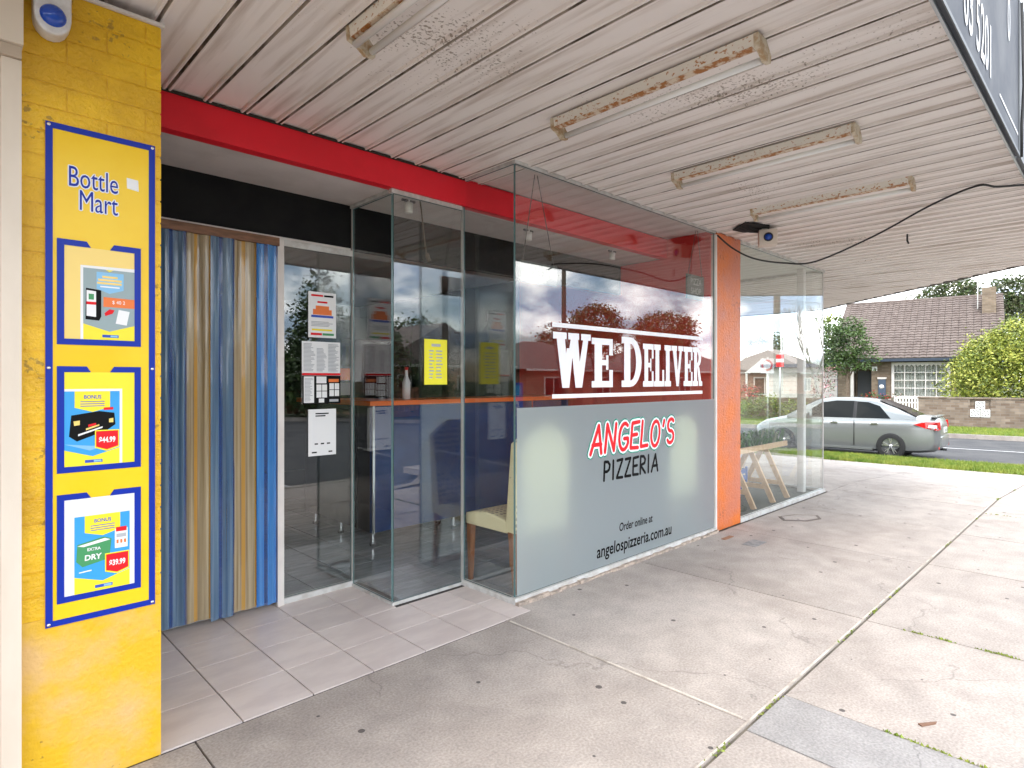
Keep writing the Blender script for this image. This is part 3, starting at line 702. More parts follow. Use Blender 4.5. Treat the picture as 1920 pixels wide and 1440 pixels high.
# ------------------------------------------------------------------ strip curtain
cur = thing('strip_curtain', (.62, 3.66, 0), 'plastic strip door curtain in blue and amber under a brown rail', 'curtain')
def pvc(name, c, c2):
    m_ = bpy.data.materials.new(name); m_.use_nodes = True; t = m_.node_tree; b = t.nodes['Principled BSDF']
    g = N(t, 'ShaderNodeNewGeometry'); mpp = N(t, 'ShaderNodeMapping'); mpp.inputs['Scale'].default_value = (22, 1, .35); t.links.new(g.outputs['Position'], mpp.inputs[0])
    n_ = N(t, 'ShaderNodeTexNoise'); n_.inputs['Scale'].default_value = 2.2; n_.inputs['Detail'].default_value = 5; t.links.new(mpp.outputs[0], n_.inputs['Vector'])
    r_ = N(t, 'ShaderNodeValToRGB'); r_.color_ramp.elements[0].position = .35; r_.color_ramp.elements[1].position = .68
    r_.color_ramp.elements[0].color = (*c, 1); r_.color_ramp.elements[1].color = (*c2, 1)
    t.links.new(n_.outputs['Fac'], r_.inputs[0]); t.links.new(r_.outputs[0], b.inputs['Base Color'])
    b.inputs['Roughness'].default_value = .14; b.inputs['Alpha'].default_value = .74; b.inputs['Coat Weight'].default_value = .6
    bp = N(t, 'ShaderNodeBump'); bp.inputs['Distance'].default_value = .005; bp.inputs['Strength'].default_value = .6
    t.links.new(n_.outputs['Fac'], bp.inputs['Height']); t.links.new(bp.outputs[0], b.inputs['Normal'])
    return m_
PV_B = pvc('blue_pvc', (.050, .13, .26), (.22, .34, .46)); PV_A = pvc('amber_pvc', (.30, .21, .10), (.66, .54, .34))
PV_B2 = pvc('bright_blue_pvc', (.03, .20, .60), (.10, .34, .72)); PV_A2 = pvc('amber_edge', (.62, .30, .04), (.70, .40, .08))
PV_BD = pvc('deep_blue_edge', (.01, .05, .22), (.02, .09, .30))
sw = .126
for i in range(7):
    x0 = .004+i*.130; x1 = x0+.134; yb = 0 if i % 2 else -.010
    blue = i % 2 == 0
    x1 = min(x1, .912)
    if x1-x0 < .04: continue
    m = MB(); n = 14; z0, z1 = random.uniform(.012, .05), 2.225
    segz = 6
    for a in range(n):
        for b in range(segz):
            def P(a_, b_):
                u = a_/n; wv = .007*math.sin(u*math.pi*3+i)+.002*math.sin(b_*1.7+i*2)*u
                return (x0+(x1-x0)*u, yb+wv, z0+(z1-z0)*b_/segz)
            mi = 1 if a in (5, 6) or a == 13 else 0
            m.add([P(a, b), P(a+1, b), P(a+1, b+1), P(a, b+1)], [(0, 1, 2, 3)], mi, True)
    st = m.build('curtain_strip', [(PV_B2 if i == 6 else PV_B) if blue else PV_A, PV_BD if blue else PV_A2], cur)
    st['label'] = 'blue plastic strip' if blue else 'amber plastic strip'
B('curtain_rail', TIMB, cur, .002, .92, -.02, .022, 2.222, 2.272)

# ------------------------------------------------------------------ brick pillars
def pillar(name, x0, x1, yf, yb_, z0, z1, mat, label, zr=0., low=None, gp=.0024, pr=.0008):
    p = thing(name, (0, 0, 0), label, 'pillar')
    B('pillar_core', mat, p, x0+.002, x1-.002, yf+.0030, yb_, 0, z1)
    if low: B('rendered_base', low, p, x0, x1, yf, yf+.0029, 0, zr)
    z = max(zr, 0)+.002; row = 0; rr = random.Random(9)
    while z < z1-.03:
        h = min(.080, z1-z); x = x0; first = .12 if row % 2 else .235
        while x < x1-.01:
            x2 = min(x+first, x1); first = .235
            if x1-x2 < .04: x2 = x1
            e = rr.uniform(0, .0018)
            o = MB().box(x+(gp if x > x0 else 0), x2-(gp if x2 < x1 else 0), yf-pr+e*(.4+pr*400), yf+.0029, z, z+h-.006).build('brick', mat, p)
            x = x2
        z += h+.0015; row += 1
    return p
pillar('brick_pillar', .212, .618, 2.522, 3.0, 0, 2.715, YEL, 'yellow painted brick pillar carrying a blue and yellow liquor sign', .60, YELR)
pillar('brick_pillar', 5.216, 5.69, 2.655, 3.1, 0, 2.765, ORG, 'orange painted brick pillar beside the frosted window', 0, gp=.0011, pr=-.0010)
tag(B('timber_bead', WHT, None, .205, .628, 2.512, 2.95, 2.716, 2.728), 'thin pale timber bead along the top of the yellow pillar', 'trim')

# sign on the yellow pillar
SY = 2.5215
sg = thing('pillar_sign', (0, 0, 0), 'tall yellow sign with blue border and three poster pockets on the yellow pillar', 'sign')
def ring(m_, x0, x1, z0, z1, wd, ya, yb_):
    m_.box(x0, x0+wd, ya, yb_, z0, z1); m_.box(x1-wd, x1, ya, yb_, z0, z1)
    m_.box(x0+wd, x1-wd, ya, yb_, z0, z0+wd); m_.box(x0+wd, x1-wd, ya, yb_, z1-wd, z1)
B('sign_board', SIGNY, sg, .274, .597, SY-.004, SY, .570, 2.265)
m = MB(); ring(m, .274, .597, .570, 2.265, .020, SY-.0062, SY-.0042); m.build('blue_border', SIGNB, sg)
m = MB()
for x, z in ((.283, 2.255), (.588, 2.255), (.283, 1.44), (.588, 1.44), (.283, .580), (.588, .580)):
    m.lathe([(.0001, -.004), (.005, -.0035), (.006, 0)], (x, SY-.0062, z), 'y', 10)
m.build('screw', CHR, sg)
ye = SY-.0044
for q, (ddx, ddz) in enumerate(((-.0035, 0), (.0035, 0), (0, -.0035), (0, .0035), (.0025, .0025), (-.0025, -.0025), (.0025, -.0025), (-.0025, .0025))):
    text('Bottle', .10, VIN, sg, (.408+ddx, ye-.0003-q*.0001, 2.062+ddz), sx=.60, name='lettering_outline')
    text('Mart', .10, VIN, sg, (.422+ddx, ye-.0003-q*.0001, 1.985+ddz), sx=.60, name='lettering_outline')
text('Bottle', .10, SIGNB, sg, (.408, ye-.0016, 2.062), sx=.60)
text('Mart', .10, SIGNB, sg, (.422, ye-.0016, 1.985), sx=.60)
MB().quad((.508, ye, 2.09), (.545, ye, 2.085), (.543, ye, 2.125), (.507, ye, 2.128)).build('price_sticker', PW, sg)
def pocket(z0, z1, white=False):
    x0, x1 = .305, .551; y = SY-.0046; xm = (x0+x1)/2
    m_ = MB(); wd = .020; t0, t1 = y-.003, y
    m_.box(x0, x0+wd, t0, t1, z0, z1); m_.box(x1-wd, x1, t0, t1, z0, z1); m_.box(x0+wd, x1-wd, t0, t1, z0, z0+wd)
    m_.prism([(x0+wd, z1-wd), (xm-.028, z1-wd), (xm-.040, z1), (x0+wd, z1)], t0, t1)
    m_.prism([(xm+.028, z1-wd), (x1-wd, z1-wd), (x1-wd, z1), (xm+.040, z1)], t0, t1)
    return m_.build('pocket_frame', SIGNB, sg), None, (x0+wd, x1-wd, z0+wd, z1-wd, y-.0006)
def qd(p, name, mt, pts, y):
    return MB().add([(a, y, b) for a, b in pts], [tuple(range(len(pts)))]).build(name, mt, p)
def flyer(p, X0, X1, Z0, Z1, y, bgm, kind_):
    W, H = X1-X0, Z1-Z0; f = lambda a, b: (X0+a*W, Z0+b*H)
    def q(mt, pts, l): return qd(p, 'flyer_print', mt, [f(*c) for c in pts], y-.00025*l)
    q(PYEL, [(0, 0), (1, 0), (1, 1), (0, 1)], 0)
    q(bgm, [(0, .22), (.5, .12), (1, .22), (1, 1), (0, 1)], 1)
    if kind_ < 2:
        q(PYEL, [(.18, .78), (.5, .72), (.82, .78), (.82, 1), (.18, 1)], 2)
        text('BONUS', .018, PBLU, p, (X0+.5*W, y-.0008, Z0+.90*H), sx=.85, offset=.0004)
        for i in range(3): q(PBLU, [(.28, .865-i*.03), (.72, .865-i*.03), (.72, .855-i*.03), (.28, .855-i*.03)], 3)
    if kind_ == 0:
        q(PCY2, [(0, .30), (.45, .20), (1, .30), (.5, .26)], 2)
        q(PBLK, [(.08, .40), (.22, .33), (.75, .46), (.92, .54), (.90, .70), (.62, .73), (.12, .68)], 3)
        q(PPALE, [(.16, .60), (.27, .61), (.27, .55), (.17, .54)], 4); q(PPALE, [(.80, .62), (.88, .63), (.88, .57), (.80, .57)], 4)
        q(PW, [(.24, .40), (.68, .50), (.68, .52), (.24, .425)], 4); q(PRED, [(.42, .55), (.56, .57), (.56, .54), (.42, .52)], 4); q(PPALE, [(.38, .50), (.62, .55), (.62, .53), (.38, .475)], 5)
        q(PRED, [(.70, .74), (.88, .745), (.88, .78), (.70, .775)], 5)
    if kind_ == 1:
        q(PGRN, [(.03, .42), (.14, .34), (.62, .40), (.66, .66), (.52, .70), (.05, .64)], 3)
        q(PW, [(.05, .62), (.54, .68), (.64, .65), (.16, .60)], 4)
        text('DRY', .026, PW, p, (X0+.32*W, y-.0014, Z0+.42*H), sx=.95, offset=.0008, shear=.05)
        text('EXTRA', .014, PW, p, (X0+.34*W, y-.0014, Z0+.54*H), sx=.9, offset=.0004)
        q(PW, [(.72, .52), (.96, .52), (.96, .78), (.72, .78)], 4); q(PRED, [(.74, .74), (.94, .74), (.94, .80), (.74, .80)], 5)
        for i in range(3): q(PORG, [(.75+i*.07, .58), (.79+i*.07, .58), (.79+i*.07, .63), (.75+i*.07, .63)], 5)
        q(PGREY, [(.75, .66), (.93, .66), (.93, .71), (.75, .71)], 5)
        q(PW, [(.08, .265), (.30, .275), (.30, .29), (.08, .28)], 4)
    if kind_ < 2:
        q(PYEL, [(.54, .23), (.76, .18), (.99, .23), (.99, .47), (.54, .47)], 6)
        q(PRED, [(.56, .245), (.76, .20), (.97, .245), (.97, .455), (.56, .455)], 7)
        text('$44.99' if kind_ == 0 else '$39.99', .027, PW, p, (X0+.765*W, y-.0023, Z0+.30*H), sx=.66, offset=.0009)
    if kind_ == 2:
        q(PCY2, [(.25, .72), (.5, .66), (.78, .72), (.78, .96), (.25, .96)], 2)
        q(PYEL, [(.42, 1), (.58, 1), (.5, .97)], 3)
        for i, (a, b) in enumerate(((.36, .66), (.28, .74), (.26, .74))): q(PPALE, [(a, .88-i*.045), (b, .88-i*.045), (b, .91-i*.045), (a, .91-i*.045)], 3)
        q(PW, [(.32, .745), (.70, .745), (.70, .765), (.32, .765)], 3)
        q(PBLK, [(.04, .28), (.30, .27), (.34, .33), (.34, .70), (.05, .72)], 3); q(PW, [(.06, .33), (.24, .32), (.24, .68), (.06, .69)], 4)
        q(PGRN, [(.10, .56), (.20, .56), (.20, .64), (.10, .64)], 5); q(PRED, [(.06, .49), (.24, .49), (.24, .53), (.06, .53)], 5)
        q(PORG, [(.38, .47), (1, .47), (1, .60), (.38, .61)], 3); text('$ 40 2', .017, PW, p, (X0+.68*W, y-.0011, Z0+.52*H), sx=.9)
        q(PRED, [(.42, .34), (.56, .38), (.60, .43), (.50, .44), (.40, .38)], 4); q(PW, [(.62, .24), (.84, .22), (.90, .42), (.68, .44)], 4)
    q(PBLU, [(.36, .035), (.68, .035), (.68, .075), (.36, .075)], 2); q(PCY2, [(.52, .042), (.66, .042), (.66, .068), (.52, .068)], 3)
fr, pk, bx = pocket(1.520, 1.878); qd(fr, 'backing_card', PPALE, [(bx[0], bx[2]), (bx[1], bx[2]), (bx[1], bx[3]), (bx[0], bx[3])], bx[4])
qd(fr, 'backing_card', PW, [(bx[0]+.045, bx[2]), (bx[1], bx[2]), (bx[1], bx[3]-.058), (bx[0]+.045, bx[3]-.062)], bx[4]-.0004)
flyer(fr, bx[0]+.053, bx[1], bx[2], bx[3]-.070, bx[4]-.0008, PSLAT, 2)
fr, pk, bx = pocket(1.083, 1.446); qd(fr, 'backing_card', PYEL, [(bx[0], bx[2]), (bx[1], bx[2]), (bx[1], bx[3]), (bx[0], bx[3])], bx[4])
qd(fr, 'backing_card', PW, [(bx[0], bx[2]), (bx[1]-.038, bx[2]), (bx[1]-.038, bx[3]-.058), (bx[0], bx[3]-.058)], bx[4]-.0004)
flyer(fr, bx[0], bx[1]-.046, bx[2], bx[3]-.066, bx[4]-.0008, PCY, 0)
fr, pk, bx = pocket(.643, 1.010); qd(fr, 'backing_card', PW, [(bx[0], bx[2]), (bx[1], bx[2]), (bx[1], bx[3]), (bx[0], bx[3])], bx[4])
flyer(fr, bx[0]+.028, bx[1]-.015, bx[2], bx[3]-.062, bx[4]-.0008, PCY, 1)

# alarm on the yellow pillar
al = thing('alarm_siren', (0, 0, 0), 'white alarm siren with a blue strobe lens high on the yellow pillar', 'alarm')
pts = [(.238, 2.765), (.238, 2.60)]+[(.288-.05*math.cos(R(a)), 2.59-.058*math.sin(R(a))) for a in range(0, 181, 20)]+[(.338, 2.60), (.338, 2.765)]
bevel(MB().prism(pts, 2.455, 2.521).build('siren_housing', M('siren_white', (.72, .72, .72), .35, col2=(.60, .58, .56), scale=20), al), .008, 3)
MB().lathe([(.0001, -.026), (.018, -.023), (.030, -.014), (.036, 0)], (.288, 2.454, 2.592), 'y', 24).build('strobe_lens', M('blue_lens', (.002, .06, .42), .12, coat=.4), al)

# ------------------------------------------------------------------ neighbour on the left
nb = thing('neighbour_shopfront', (0, 0, 0), 'cream framed shopfront left of the yellow pillar', 'shop')
B('post', CREAM, nb, .158, .209, 2.47, 2.60, 0, 2.42)
B('header', CREAM, nb, -2.5, .211, 2.44, 2.60, 2.46, 2.77)
B('transom', M('brown_cream', (.45, .36, .27), .6), nb, -2.5, .208, 2.455, 2.58, 2.421, 2.459)
B('sill', CREAM, nb, -2.5, .157, 2.47, 2.6, 0, .12)
B('window_display', M('display_orange', (.65, .12, .03), .5, col2=(.05, .05, .06), scale=1.4, lo=.55, hi=.56), nb, -2.5, .157, 2.70, 2.72, .12, 2.42)
pane_y(nb, -2.5, .157, 2.53, .121, 2.42)

# ------------------------------------------------------------------ corner shop (glass corner) right of the orange pillar
cs = thing('corner_shop', (0, 0, 0), 'glass cornered shop beyond the orange pillar, seen through its panes', 'shop')
w4 = frame('window', SILL, cs, (5.692, 8.03, 2.65, 2.699, 0, .04), (7.99, 8.03, 2.70, 7.0, 0, .04), (5.692, 8.03, 2.655, 2.699, 2.74, 2.771), (7.99, 8.03, 2.70, 7.0, 2.74, 2.771))
pane_y(w4, 5.692, 8.005, 2.675, .041, 2.739)
pane_x(w4, 2.682, 4.8, 8.01, .041, 2.739); pane_x(w4, 4.806, 6.95, 8.01, .041, 2.739)
B('inside_ceiling', CEIL_I, cs, 5.69, 7.99, 2.70, 7.2, 2.772, 2.80)
B('inside_floor', M('green_carpet', (.03, .055, .045), .8, col2=(.05, .08, .06), scale=12), cs, 5.69, 7.99, 2.70, 7.0, -.02, .012)
B('back_wall', WHT, cs, 5.2, 8.03, 7.0, 7.15, 0, 2.77)
B('party_wall', WHT, cs, 5.232, 5.30, 3.1, 7.0, 0, 2.77)
bevel(B('white_column', M('white_gloss', (.80, .80, .78), .35), cs, 7.72, 7.80, 2.80, 2.88, .012, 2.772), .008)
B('corner_bead', SILIC, cs, 8.000, 8.016, 2.669, 2.681, .04, 2.739)
B('upper_wall', WHT, cs, -4, 8.2, 4.9, 9, 3.36, 6.0)

# timber trestles and planter behind the glass
for i, (xb, lab) in enumerate(((6.32, 'raw pine A-frame trestle next to the orange pillar, inside the glass'), (6.82, 'middle raw pine A-frame trestle behind the corner shop glass'), (7.22, 'raw pine A-frame trestle nearest the white column'))):
    tr = thing('trestle', (xb, 2.80, .012), lab, 'trestle', 'pine trestles behind the corner shop glass')
    for y0_, y1_ in ((0, .26), (.56, .30)):
        MB().bar((0, y0_, .0), (0, y1_, .56), .028, .055).build('leg', PINE, tr)
    MB().bar((0, .08, .17), (0, .48, .17), .024, .05).build('crossbar', PINE, tr)
    MB().box(-.03, .03, .20, .36, .561, .585).build('top_block', PINE, tr)
pb = thing('planter_box', (6.75, 3.08, .60), 'long timber planter of green strap leaved plants resting on the trestles', 'planter')
for y_ in (-.17, .15): MB().box(-.75, .75, y_, y_+.02, -.001, .06).build('side_board', PINE, pb)
MB().box(-.75, .75, -.149, .149, -.001, .04).build('soil', M('potting_soil', (.03, .02, .015), .95), pb)
rr = random.Random(4); m = MB()
for i in range(330):
    x, y = rr.uniform(-.72, .72), rr.uniform(-.12, .12); a = rr.uniform(0, 6.28); L = rr.uniform(.10, .24); w_ = .009
    dx_, dy_ = math.cos(a), math.sin(a); px_, py_ = -dy_*w_, dx_*w_
    p0 = (x, y, .03); p1 = (x+dx_*L*.35, y+dy_*L*.35, .03+L*.75); p2 = (x+dx_*L*.9, y+dy_*L*.9, .03+L*.62)
    m.add([(p0[0]-px_, p0[1]-py_, p0[2]), (p0[0]+px_, p0[1]+py_, p0[2]), (p1[0]+px_, p1[1]+py_, p1[2]), (p1[0]-px_, p1[1]-py_, p1[2]), p2], [(0, 1, 2, 3), (3, 2, 4)], 0 if i % 6 else 1)
m.build('foliage', [M('strap_leaf', (.07, .20, .03), .4), M('strap_leaf_pale', (.35, .38, .22), .4)], pb)
for i, (x, lab) in enumerate(((6.60, 'blue plastic crate under the planter, nearer the orange pillar'), (7.02, 'blue plastic crate under the planter, nearer the white column'))):
    c = thing('plastic_crate', (x, 3.38, .012), lab, 'crate', 'blue crates under the planter')
    for (a, b, e, f) in ((-.14, .14, -.12, -.11), (-.14, .14, .11, .12), (-.14, -.13, -.11, .11), (.13, .14, -.11, .11)):
        for z_ in range(4): MB().box(a, b, e, f, .01+z_*.08, .065+z_*.08).build('slat', M('blue_plastic', (.02, .16, .50), .4), c)
    for (a, e) in ((-.145, -.125), (.125, -.125), (-.145, .105), (.125, .105)): MB().box(a, a+.02, e, e+.02, 0, .33).build('corner_post', MATS['blue_plastic'], c)
    MB().box(-.14, .14, -.11, .11, 0, .009).build('base', MATS['blue_plastic'], c)
for x_, y_, lab, ms_ in ((6.25, 3.62, 'dark leafy pot plant standing behind the trestles next to the orange pillar', [LFD_, LFM_, PKF_]), (6.95, 3.72, 'dark leafy pot plant with pale flowers behind the middle trestle', [LFD_, LFM_, PWF_])):
    pp = thing('pot_plant', (x_, y_, .012), lab, 'plant', None)
    MB().lathe([(.0001, 0), (.12, 0), (.16, .30), (.17, .32), (.15, .32), (.14, .28), (.0001, .28)], (0, 0, 0), 'z', 20).build('pot', M('dark_pot', (.05, .045, .04), .6), pp)
    MB().tube([(0, 0, .28), (.02, .01, .6), (-.02, .02, .9)], .012, 6).build('stem', M('stem_green', (.06, .08, .03), .7), pp)
    m = MB(); leaf_mass(m, [(0, 0, .72, .30, .26, .30), (-.1, .05, 1.0, .2, .2, .18)], 1500, .035, int(x_*10), 10, .06); m.build('foliage', ms_, pp)
bb = thing('storage_barrel', (7.35, 3.95, .012), 'grey rounded sack barrow bin standing behind the trestles', 'bin')
MB().lathe([(.001, 0), (.22, 0), (.25, .1), (.27, .5), (.26, .56), (.001, .57)], (0, 0, 0), 'z', 20).build('barrel_body', M('grey_plastic', (.12, .12, .12), .5), bb)
MB().lathe([(.275, .55), (.285, .57), (.27, .60), (.001, .61)], (0, 0, 0), 'z', 20).build('lid', M('grey_lid', (.2, .2, .2), .5), bb)

# ------------------------------------------------------------------ awning
aw = thing('awning', (0, 0, 0), 'street awning with dirty white ribbed metal ceiling over the footpath', 'awning')
PWD = .1772
prof = [(0, 0), (.133, 0), (.137, -.012), (.143, -.014), (.149, -.012), (.152, .007), (.160, .007), (.163, -.012), (.168, -.014), (.173, -.012), (.1772, 0)]
def plank_mesh(y0a, y0b, y1, unit=False):
    m_ = MB(); n = len(prof)
    for i in range(n-1):
        (a, za), (b, zb) = prof[i], prof[i+1]
        ya = y0a+(y0b-y0a)*a/PWD; yb_ = y0a+(y0b-y0a)*b/PWD
        m_.quad((b, yb_, zb), (a, ya, za), (a, y1, za), (b, y1, zb), 1 if i in (4, 5, 6) else 0)
    m_.quad((0, y0a, 0), (PWD, y0b, 0), (PWD, y0b, .03), (0, y0a, .03))
    return m_.mesh('ceiling_plank', [CEIL, GROOVE])
unit_plank = plank_mesh(0, 0, 1)
x = -2.02
DX0 = 8.94
def ydiag(x): return .5+(x-DX0)*1.077
while x < 12.4:
    xe = x+PWD; y1 = 2.50
    if x > .10: y1 = 3.149
    if x > 2.60: y1 = 2.655
    if 2.43 < x <= 2.60: y1 = 3.149
    if x > 8.0: y1 = 12.
    if xe <= DX0:
        o = obj('ceiling_plank', unit_plank, aw, (x, .5, ZC)); o.scale = (1, y1-.5, 1)
    else: obj('ceiling_plank', plank_mesh(max(.5, ydiag(x)), max(.5, ydiag(xe)), y1), aw, (x, 0, ZC))
    x = xe
poly = [(-4, .505), (DX0, .505), (12.45, ydiag(12.45)), (12.45, 12), (8.2, 12), (8.2, 4.9), (-4, 4.9)]
MB().prismz(poly, 2.81, 3.35).build('awning_roof', M('awning_top', (.5, .48, .45), .6), aw)
B('fascia_panel', FEDGE, aw, -4, DX0, .489, .499, 2.748, 3.40)
a_, b_ = Vector((DX0, .485)), Vector((12.45, ydiag(12.45)-.015)); 
MB().prismz([(a_.x, a_.y-.015), (b_.x+.02, b_.y-.01), (b_.x, b_.y+.01), (a_.x, a_.y+.012)], 2.748, 3.40).build('fascia_panel', M('fascia_dark', (.10, .09, .08), .5), aw)
B('fascia_panel', MATS['fascia_dark'], aw, 12.45, 12.47, ydiag(12.45), 12, 2.748, 3.40)
B('ceiling_edge', M('dark_gap', (.03, .028, .02), .9), aw, .62, 2.60, 3.140, 3.149, 2.752, 2.764)
SFR = M('sign_frame_grey', (.16, .17, .18), .5, spec=.1); SLET = M('sign_letter_white', (.62, .62, .63), .5, spec=.1)
fs_ = thing('fascia_sign', (0, 0, 0), 'grey metallic awning sign with white phone number letters', 'sign')
B('sign_panel', FASC, fs_, -2.5, 4.76, .472, .488, 2.765, 3.75)
m = MB(); m.box(-2.5, 4.76, .466, .471, 2.757, 2.775); m.box(4.735, 4.76, .466, .471, 2.776, 3.75); m.build('sign_frame', SFR, fs_)
text('03 5201', .36, SLET, fs_, (3.0, .469, 2.862), sx=.62, align='LEFT', offset=.004)
text('0', .36, SLET, fs_, (4.25, .469, 3.29), sx=.62, align='LEFT', offset=.004)
B('sign_rule', SLET, fs_, 3.98, 4.70, .4695, .4715, 2.87, 2.885)
s2 = thing('fascia_sign', (0, 0, 0), 'blank pale grey awning sign panel beyond the phone number sign', 'sign')
B('sign_panel', M('pale_grey_panel', (.17, .175, .185), .5, spec=.05), s2, 4.80, 7.2, .472, .488, 2.765, 3.75)
B('sign_frame', SFR, s2, 4.80, 7.2, .466, .4715, 2.757, 2.785)
tag(MB().tube([(4.78, .46, 3.7), (4.78, .45, 3.2), (4.775, .46, 2.95), (4.78, .462, 2.76)], .008).build('rubber_cable', RUBB), 'black cable hanging down the joint between the awning signs', 'cable')

# fluorescent battens
def batten(i, x, lab, twin=False):
    t = thing('batten_light', (x, 1.01, ZC-.011), lab, 'ceiling light', 'fluorescent battens under the awning')
    L = 1.10; dxs = (-.036, .036) if twin else (.012,)
    MB().prism([(-.040, 0), (-.032, -.042), (.006, -.046), (.018, -.040), (.022, 0)], .02, L-.02).build('batten_body', RUST, t)
    MB().prism([(-.033, -.043), (-.030, -.0425), (.006, -.0465), (.004, -.049), (-.031, -.045)], .03, L-.03).build('rusty_edge', RUSTE, t)
    for d_ in dxs: MB().tube([(d_+(.022 if twin else .044), .03, -.066), (d_+(.022 if twin else .044), L-.03, -.066)], .014, 12).build('tube', TUBE, t)
    for y_ in (0, L-.025):
        e = MB().prism([(-.043, .0), (-.038, -.05), (.0, -.062), (.035, -.086), (.076, -.082), (.080, -.05), (.03, 0)], y_, y_+.020).build('end_cap', M('yellowed_plastic', (.62, .55, .42), .5, col2=(.42, .28, .15), scale=30), t)
    return t
batten(0, 1.19, 'nearest fluorescent batten with two bare tubes at the top of the picture', True)
batten(1, 2.36, 'second fluorescent batten from the camera, wide rusty one above the glass corner')
batten(2, 3.54, 'third fluorescent batten, rusty, between the wide one and the farthest one')
batten(3, 4.72, 'farthest fluorescent batten, close to the security sensor')

# sensor box with hole in the ceiling
sb = thing('security_sensor', (5.35, 2.28, 2.66), 'small white security box with round blue lens hanging from the awning', 'sensor')
bevel(MB().box(-.045, .105, -.07, .07, -.065, .070).build('sensor_body', M('sensor_cream', (.66, .58, .50), .5), sb), .006)
sb.rotation_euler = (0, 0, R(-62))
MB().lathe([(.0001, -.016), (.018, -.014), (.028, 0)], (.03, -.072, 0), 'y', 20).build('lens', MATS['blue_lens'], sb)
MB().lathe([(.028, 0), (.036, -.008), (.040, 0)], (.03, -.072, 0), 'y', 20).build('lens_ring', RUBB, sb)
MB().tube([(.02, 0, .065), (.02, 0, .09), (.0, .02, .11)], .012).build('bracket', BRASSY, sb)
MB().box(-.02, .02, -.02, .02, .066, .1).build('mount', BRASSY, sb)
m = MB().prismz([(5.02, 2.30), (5.28, 2.20), (5.50, 2.30), (5.34, 2.47), (5.20, 2.50)], 2.7475, 2.7585)
tag(m.build('ceiling_hole', M('hole_black', (.01, .01, .01), .9)), 'black torn opening in the awning ceiling above the security box', 'hole')
m = MB(); rr = random.Random(8)
for i in range(6):
    x0, y0 = 5.1+rr.random()*.2, 2.3+rr.random()*.12
    m.tube([(x0, y0, 2.75), (x0+.08, y0-.02, 2.725), (x0+.16, y0-.03, 2.73), (5.37, 2.30, 2.72)], .005, 6)
tag(m.build('loose_wires', RUBB), 'tangle of dark wires coming out of the ceiling hole to the security box', 'wires', kind=None)
def spline(pts, n=8):
    P = [Vector(p) for p in pts]; o = []
    for i in range(len(P)-1):
        p0, p1, p2, p3 = P[max(i-1, 0)], P[i], P[i+1], P[min(i+2, len(P)-1)]
        for k_ in range(n):
            t = k_/n; o.append(.5*((2*p1)+(-p0+p2)*t+(2*p0-5*p1+4*p2-p3)*t*t+(-p0+3*p1-3*p2+p3)*t**3))
    return o+[P[-1]]
def ray(px, py, d):
    t = (px-960)/1124; return ((.718*t+.696)*d, (-.696*t+.718)*d, 1.4+(712-py)/1124*d)
tag(MB().tube(spline([ray(1345, 441, 5.35), ray(1375, 466, 5.35), ray(1415, 485, 5.4), ray(1470, 493, 5.45), ray(1530, 490, 5.3), ray(1640, 442, 5.05), ray(1745, 385, 4.58), ray(1830, 349, 4.12), ray(1870, 350, 4.1), ray(1925, 346, 4.05)]), .0075, 8).build('drooping_cable', RUBB),
    'long black cable drooping under the awning from the orange pillar to the sign', 'cable')
tag(MB().tube([(6.55, 1.45, 2.76), (6.55, 1.45, 2.70), (6.56, 1.44, 2.67)], .008, 6).build('ceiling_hook', RUBB), 'small dark hook hanging from the ribbed ceiling near the street end', 'hook')
tag(MB().lathe([(.0001, 0), (.02, 0), (.022, .012)], (.42, 2.36, 2.742), 'z', 10).tube([(.42, 2.36, 2.75), (.50, 2.34, 2.742), (.56, 2.38, 2.75)], .012, 8).build('junction_box', RUBB), 'black cable gland on the ceiling above the yellow pillar', 'fitting')

# downlights in the bay soffit
d0 = thing('downlight', (2.26, 3.31, 2.584), 'white cylinder downlight inside the small bay', 'spotlight', 'white cylinder downlights behind the glass')
MB().lathe([(.0001, -.085), (.026, -.085), (.028, -.08), (.028, -.02), (.010, -.018), (.010, 0)], (0, 0, 0), 'z', 16).build('lamp_cylinder', BRASSY, d0)
MB().box(-.05, .05, -.008, .008, -.012, -.0).build('mount_clip', RUBB, d0)
copy_tree(d0, (3.39, 3.31, 2.584), 'white cylinder downlight behind the strings of the hanging board')
copy_tree(d0, (4.49, 3.31, 2.584), 'white cylinder downlight nearest the red inside wall')
for (X, Z, w_, h_, tx, lab, apex) in ((2.925, 2.11, .36, .14, 'OPEN', 'dark board reading OPEN hanging on strings at the glass corner', 2.90), (5.00, 2.24, .30, .22, 'PIZZA\nSHOP', 'dark chalk style board reading PIZZA SHOP hanging by the red wall', 5.03)):
    hb = thing('hanging_board', (X, 2.76, Z), lab, 'sign', 'boards hanging behind the large window')
    MB().box(-w_/2, w_/2, -.008, .008, -h_/2, h_/2).build('board', M('chalkboard', (.10, .11, .10), .6), hb)
    text(tx, .085, M('chalk', (.42, .43, .40), .7), hb, (0, -.0095, (-.03 if '\n' not in tx else .02)), sx=.85)
    for s_ in (-1, 1): MB().tube([(s_*w_*.42, 0, h_/2), (apex-X+s_*.012, 0, 2.765-Z)], .003, 6).build('string', M('string_dark', (.12, .11, .10), .8), hb)
tag(MB().tube(spline([(2.30, 3.24, 2.58), (2.33, 3.26, 2.50), (2.36, 3.27, 2.33), (2.40, 3.30, 2.24)]), .005, 6).tube([(2.40, 3.30, 2.25), (2.42, 3.30, 2.20)], .014, 8).build('toggle_string', M('cord_brown', (.12, .09, .06), .7)), 'dark cord with a brass toggle hanging inside the small bay', 'cord')

